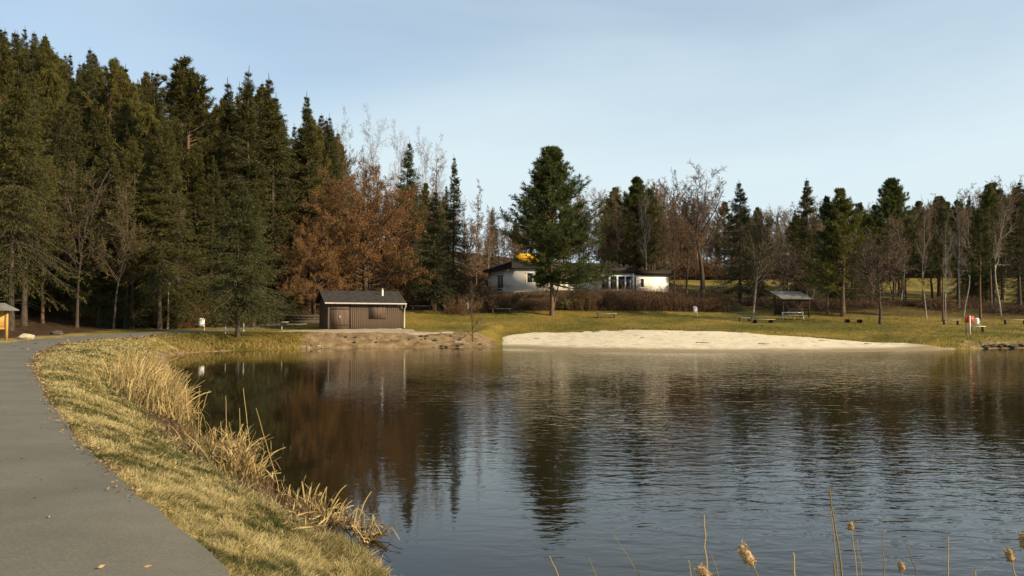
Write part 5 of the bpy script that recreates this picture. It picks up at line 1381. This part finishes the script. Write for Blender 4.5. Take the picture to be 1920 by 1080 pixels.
def stalk(px0, py0, px1, py1, d, label, r=0.006, name='reed_stalk', cat='reed', lean_d=0.0, base_z=None, head=None, group=None):
    xt, zt = at(px1, py1, d + lean_d); xb, zb = at(px0, py0, d)
    # carry the line on down to the ground
    dz = max(zt - zb, 0.02); zg = -0.1 if base_z is None else base_z
    k_ = (zb - zg) / dz
    k_ = min(k_, 8.0)
    xg = xb - (xt - xb) * min(k_, 1.5) * 0.6; yg = d - lean_d * min(k_, 1.5) * 0.6
    zg = min(zg, hz(xg, yg) + 0.0) if base_z is None else zg
    zg = max(zg, -0.6)
    q = np.linspace(0, 1, 7)[:, None]
    A, B, C_ = np.array([xg, yg, zg]), np.array([xb, d, zb]), np.array([xt, d + lean_d, zt])
    Pl = np.vstack([A * (1 - q) + B * q, (B * (1 - q) + C_ * q)[1:]])
    Pl[1:-1] += rng.normal(0, 0.003, (len(Pl) - 2, 3))
    t_ = thing(name, label, cat, tuple(A), 0, group)
    G = Geo(); G.tubes((Pl - A)[None], (r * np.linspace(1, 0.45, len(Pl)))[None], 6, rnd=[rng.uniform(0.25, 0.7)], cap=True)
    link('stem', G.mesh('stem', M['reed'], True), t_)
    if head:
        hl, hr = head
        D_ = norm((C_ - B)[None])[0]
        q = np.linspace(0, 1, 9)
        prof = np.array([0.25, 0.8, 1.0, 1.02, 0.96, 0.9, 0.82, 0.6, 0.12])
        Pc = (C_ - A)[None] + D_[None] * (q[:, None] - 0.3) * hl
        G = Geo(); G.tubes(Pc[None], (hr * prof * (1 + rng.normal(0, 0.05, 9)))[None], 10, cap=True)
        hd_ = link('seed_head', G.mesh('seed_head', M['cattail_head'], True), t_)
        k2 = 420
        pos = Pc[0] + (Pc[-1] - Pc[0]) * rng.random((k2, 1)); dr_ = norm(rng.normal(size=(k2, 3)))
        dr_ = norm(dr_ - D_ * (dr_ @ D_)[:, None] * 0.8)
        G = Geo(); G.leaves(pos + dr_ * hr * 0.75, norm(dr_ + rng.normal(0, 0.35, (k2, 3))), hr * 0.65, hr * 0.11)
        link('fluff', G.mesh('fluff', M['reed']), hd_)
    return t_
# single tall stalks over the left clumps
for px0, py0, px1, py1, d, lb in [(338, 790, 328, 672, 19.5, 'tall stalk with a bent tip at the right end of the far reed clump'), (372, 800, 374, 728, 16.5, 'short upright stalk at the left end of the middle clump'),
                                  (468, 830, 456, 728, 14.2, 'tall thin stalk in the middle of the middle clump'), (450, 820, 449, 765, 14.4, 'short stalk left of the tall thin one in the middle clump'), (520, 905, 480, 765, 12.6, 'long stalk leaning left at the right end of the middle clump'),
                                  (425, 815, 423, 742, 15.0, 'dark upright stalk rising in the middle reed clump')]:
    stalk(px0, py0, px1, py1, d, lb, r=0.011, base_z=0.0)
for k, (px, py) in enumerate([(545, 842), (531, 838), (508, 832)]):
    stalk(px, py + 8, px, py - 6, 16.5, 'short reed stub sticking out of the dark water', r=0.008, base_z=-0.1, group='reed stubs in the water')
# white dry leaf standing on the bank, branch floating at the shore
xg, yg = -3.42, 10.75
x_, z_ = at(489, 968, 9.6)
G = Geo(); G.leaves(np.array([[0, 0, 0.0]]), np.array([[-0.06, 0.0, 1.0]]), 0.21, 0.06, rnd=np.array([0.95])); G.leaves(np.array([[0.01, 0.01, 0.0]]), np.array([[0.1, 0.2, 1.0]]), 0.15, 0.05, rnd=np.array([0.9]))
tag(link('dry_leaf', G.mesh('dry_leaf', M['reed']), None, (x_, 9.6, hz(x_, 9.6))), 'pale dry leaf standing upright in the bank grass', 'leaf')
x_, z_ = at(690, 1045, 9.2)
G = Geo(); q = np.linspace(0, 1, 6)
G.tubes(np.stack([-0.10 + 0.2 * q, 0.16 * q, 0.004 + 0.05 * q * q], 1)[None], np.full((1, 6), 0.008), 5)
G.tubes(np.array([[(-0.02, 0.06, 0.01), (0.06, 0.03, 0.03), (0.12, 0.04, 0.05)]]), np.full((1, 3), 0.005), 4)
tag(link('floating_twig', G.mesh('floating_twig', M['bark_grey']), None, (x_, 9.2, 0)), 'short forked twig floating by the near bank', 'twig')
# fallen dry leaves lying at the near clump
G = Geo(); k = 60
px_ = rng.uniform(540, 600, k); xy = np.array([gpos(p_, q_, 8, 14)[:2] for p_, q_ in zip(px_, rng.uniform(965, 1000, k))])
G.leaves(np.stack([xy[:, 0], xy[:, 1], height(xy[:, 0], xy[:, 1]) + 0.05], 1), norm(np.stack([rng.normal(0, 1, k), rng.normal(0, 1, k), rng.normal(0.1, 0.1, k)], 1)), 0.22, 0.02, rnd=rng.uniform(0.5, 0.95, k))
o = link('leaf_litter', G.mesh('leaf_litter', M['reed'])); tag(o, 'fallen reed leaves scattered on the near bank', 'leaves', kind='stuff')

# ------------------------------------------------------------------ cattails in the right foreground
CT = [(1050, 1085, 1030, 1042, 5.0, 'stub stalk leaning left, leftmost of the right foreground', 0.007, None), (1120, 1085, 1104, 1045, 5.0, 'dark curved stub left of the long leaning stalk', 0.005, None),
      (1205, 1085, 1145, 995, 5.2, 'long thin stalk leaning far to the left', 0.004, None), (1326, 1085, 1320, 965, 5.0, 'upright stalk with a pointed tip left of the big fluffy head', 0.007, None),
      (1350, 1085, 1333, 1040, 5.0, 'thin curved stalk just right of the pointed upright stalk', 0.004, None), (1298, 1085, 1290, 1050, 4.9, 'short dark stub left of the pointed upright stalk', 0.004, None),
      (1430, 1092, 1404, 1048, 4.4, 'big fluffy cattail head tipping left', 0.005, (0.125, 0.027)), (1345, 1100, 1324, 1078, 4.6, 'cattail head cut off by the bottom picture edge', 0.005, (0.10, 0.026)),
      (1492, 1088, 1487, 1036, 4.7, 'thick broken stalk with a frayed top', 0.008, None), (1580, 1088, 1556, 918, 5.0, 'tallest stalk of the right foreground', 0.008, None), (1572, 1088, 1552, 905, 5.15, 'thin stalk close beside the tallest one', 0.0045, None), (1566, 1085, 1562, 1050, 4.9, 'short stalk at the foot of the tallest one', 0.008, None),
      (1608, 1088, 1596, 990, 5.3, 'slim stalk with a small pale cattail head', 0.0045, (0.055, 0.018)), (1618, 1085, 1607, 1010, 5.4, 'bare thin stalk right beside the small pale head', 0.004, None),
      (1657, 1085, 1657, 992, 5.2, 'straight dark stalk right of the small pale head', 0.005, None), (1693, 1090, 1691, 1066, 5.1, 'small cattail head low near the picture edge', 0.004, (0.06, 0.019)),
      (1722, 1085, 1698, 1018, 5.2, 'dark stalk leaning left between two straight ones', 0.005, None), (1776, 1085, 1778, 1005, 5.2, 'straight banded stalk standing alone on the right', 0.006, None), (1828, 1088, 1829, 1066, 5.0, 'short frayed stub at the bottom right', 0.006, None),
      (1907, 1088, 1895, 1046, 4.9, 'fluffy cattail head near the right corner', 0.005, (0.085, 0.022)), (1924, 1075, 1921, 1020, 4.9, 'cattail head cut by the right picture edge', 0.005, (0.10, 0.024))]
for px0, py0, px1, py1, d, lb, r_, hd_ in CT:
    stalk(px0, py0, px1, py1, d, lb, r=r_, name='cattail' if hd_ else 'reed_stalk', cat='cattail' if hd_ else 'reed', head=hd_)

# ------------------------------------------------------------------ things that still share a label are told apart by their order in the picture
ORD = ['first', 'second', 'third', 'fourth', 'fifth', 'sixth', 'seventh', 'eighth', 'ninth', 'tenth', 'eleventh', 'twelfth', 'thirteenth', 'fourteenth', 'fifteenth', 'sixteenth', 'seventeenth', 'eighteenth', 'nineteenth', 'twentieth',
       'twenty-first', 'twenty-second', 'twenty-third', 'twenty-fourth', 'twenty-fifth', 'twenty-sixth', 'twenty-seventh', 'twenty-eighth', 'twenty-ninth', 'thirtieth']
same = {}
for o in list(COL.objects):
    if o.parent is None and o.get('label') and o.get('kind') is None: same.setdefault(o['label'], []).append(o)
for lb, os_ in same.items():
    if 1 < len(os_) <= len(ORD):
        for k, o in enumerate(sorted(os_, key=lambda q_: q_.location.x / q_.location.y)):
            o['label'] = lb + ', ' + ORD[k] + ' from left'
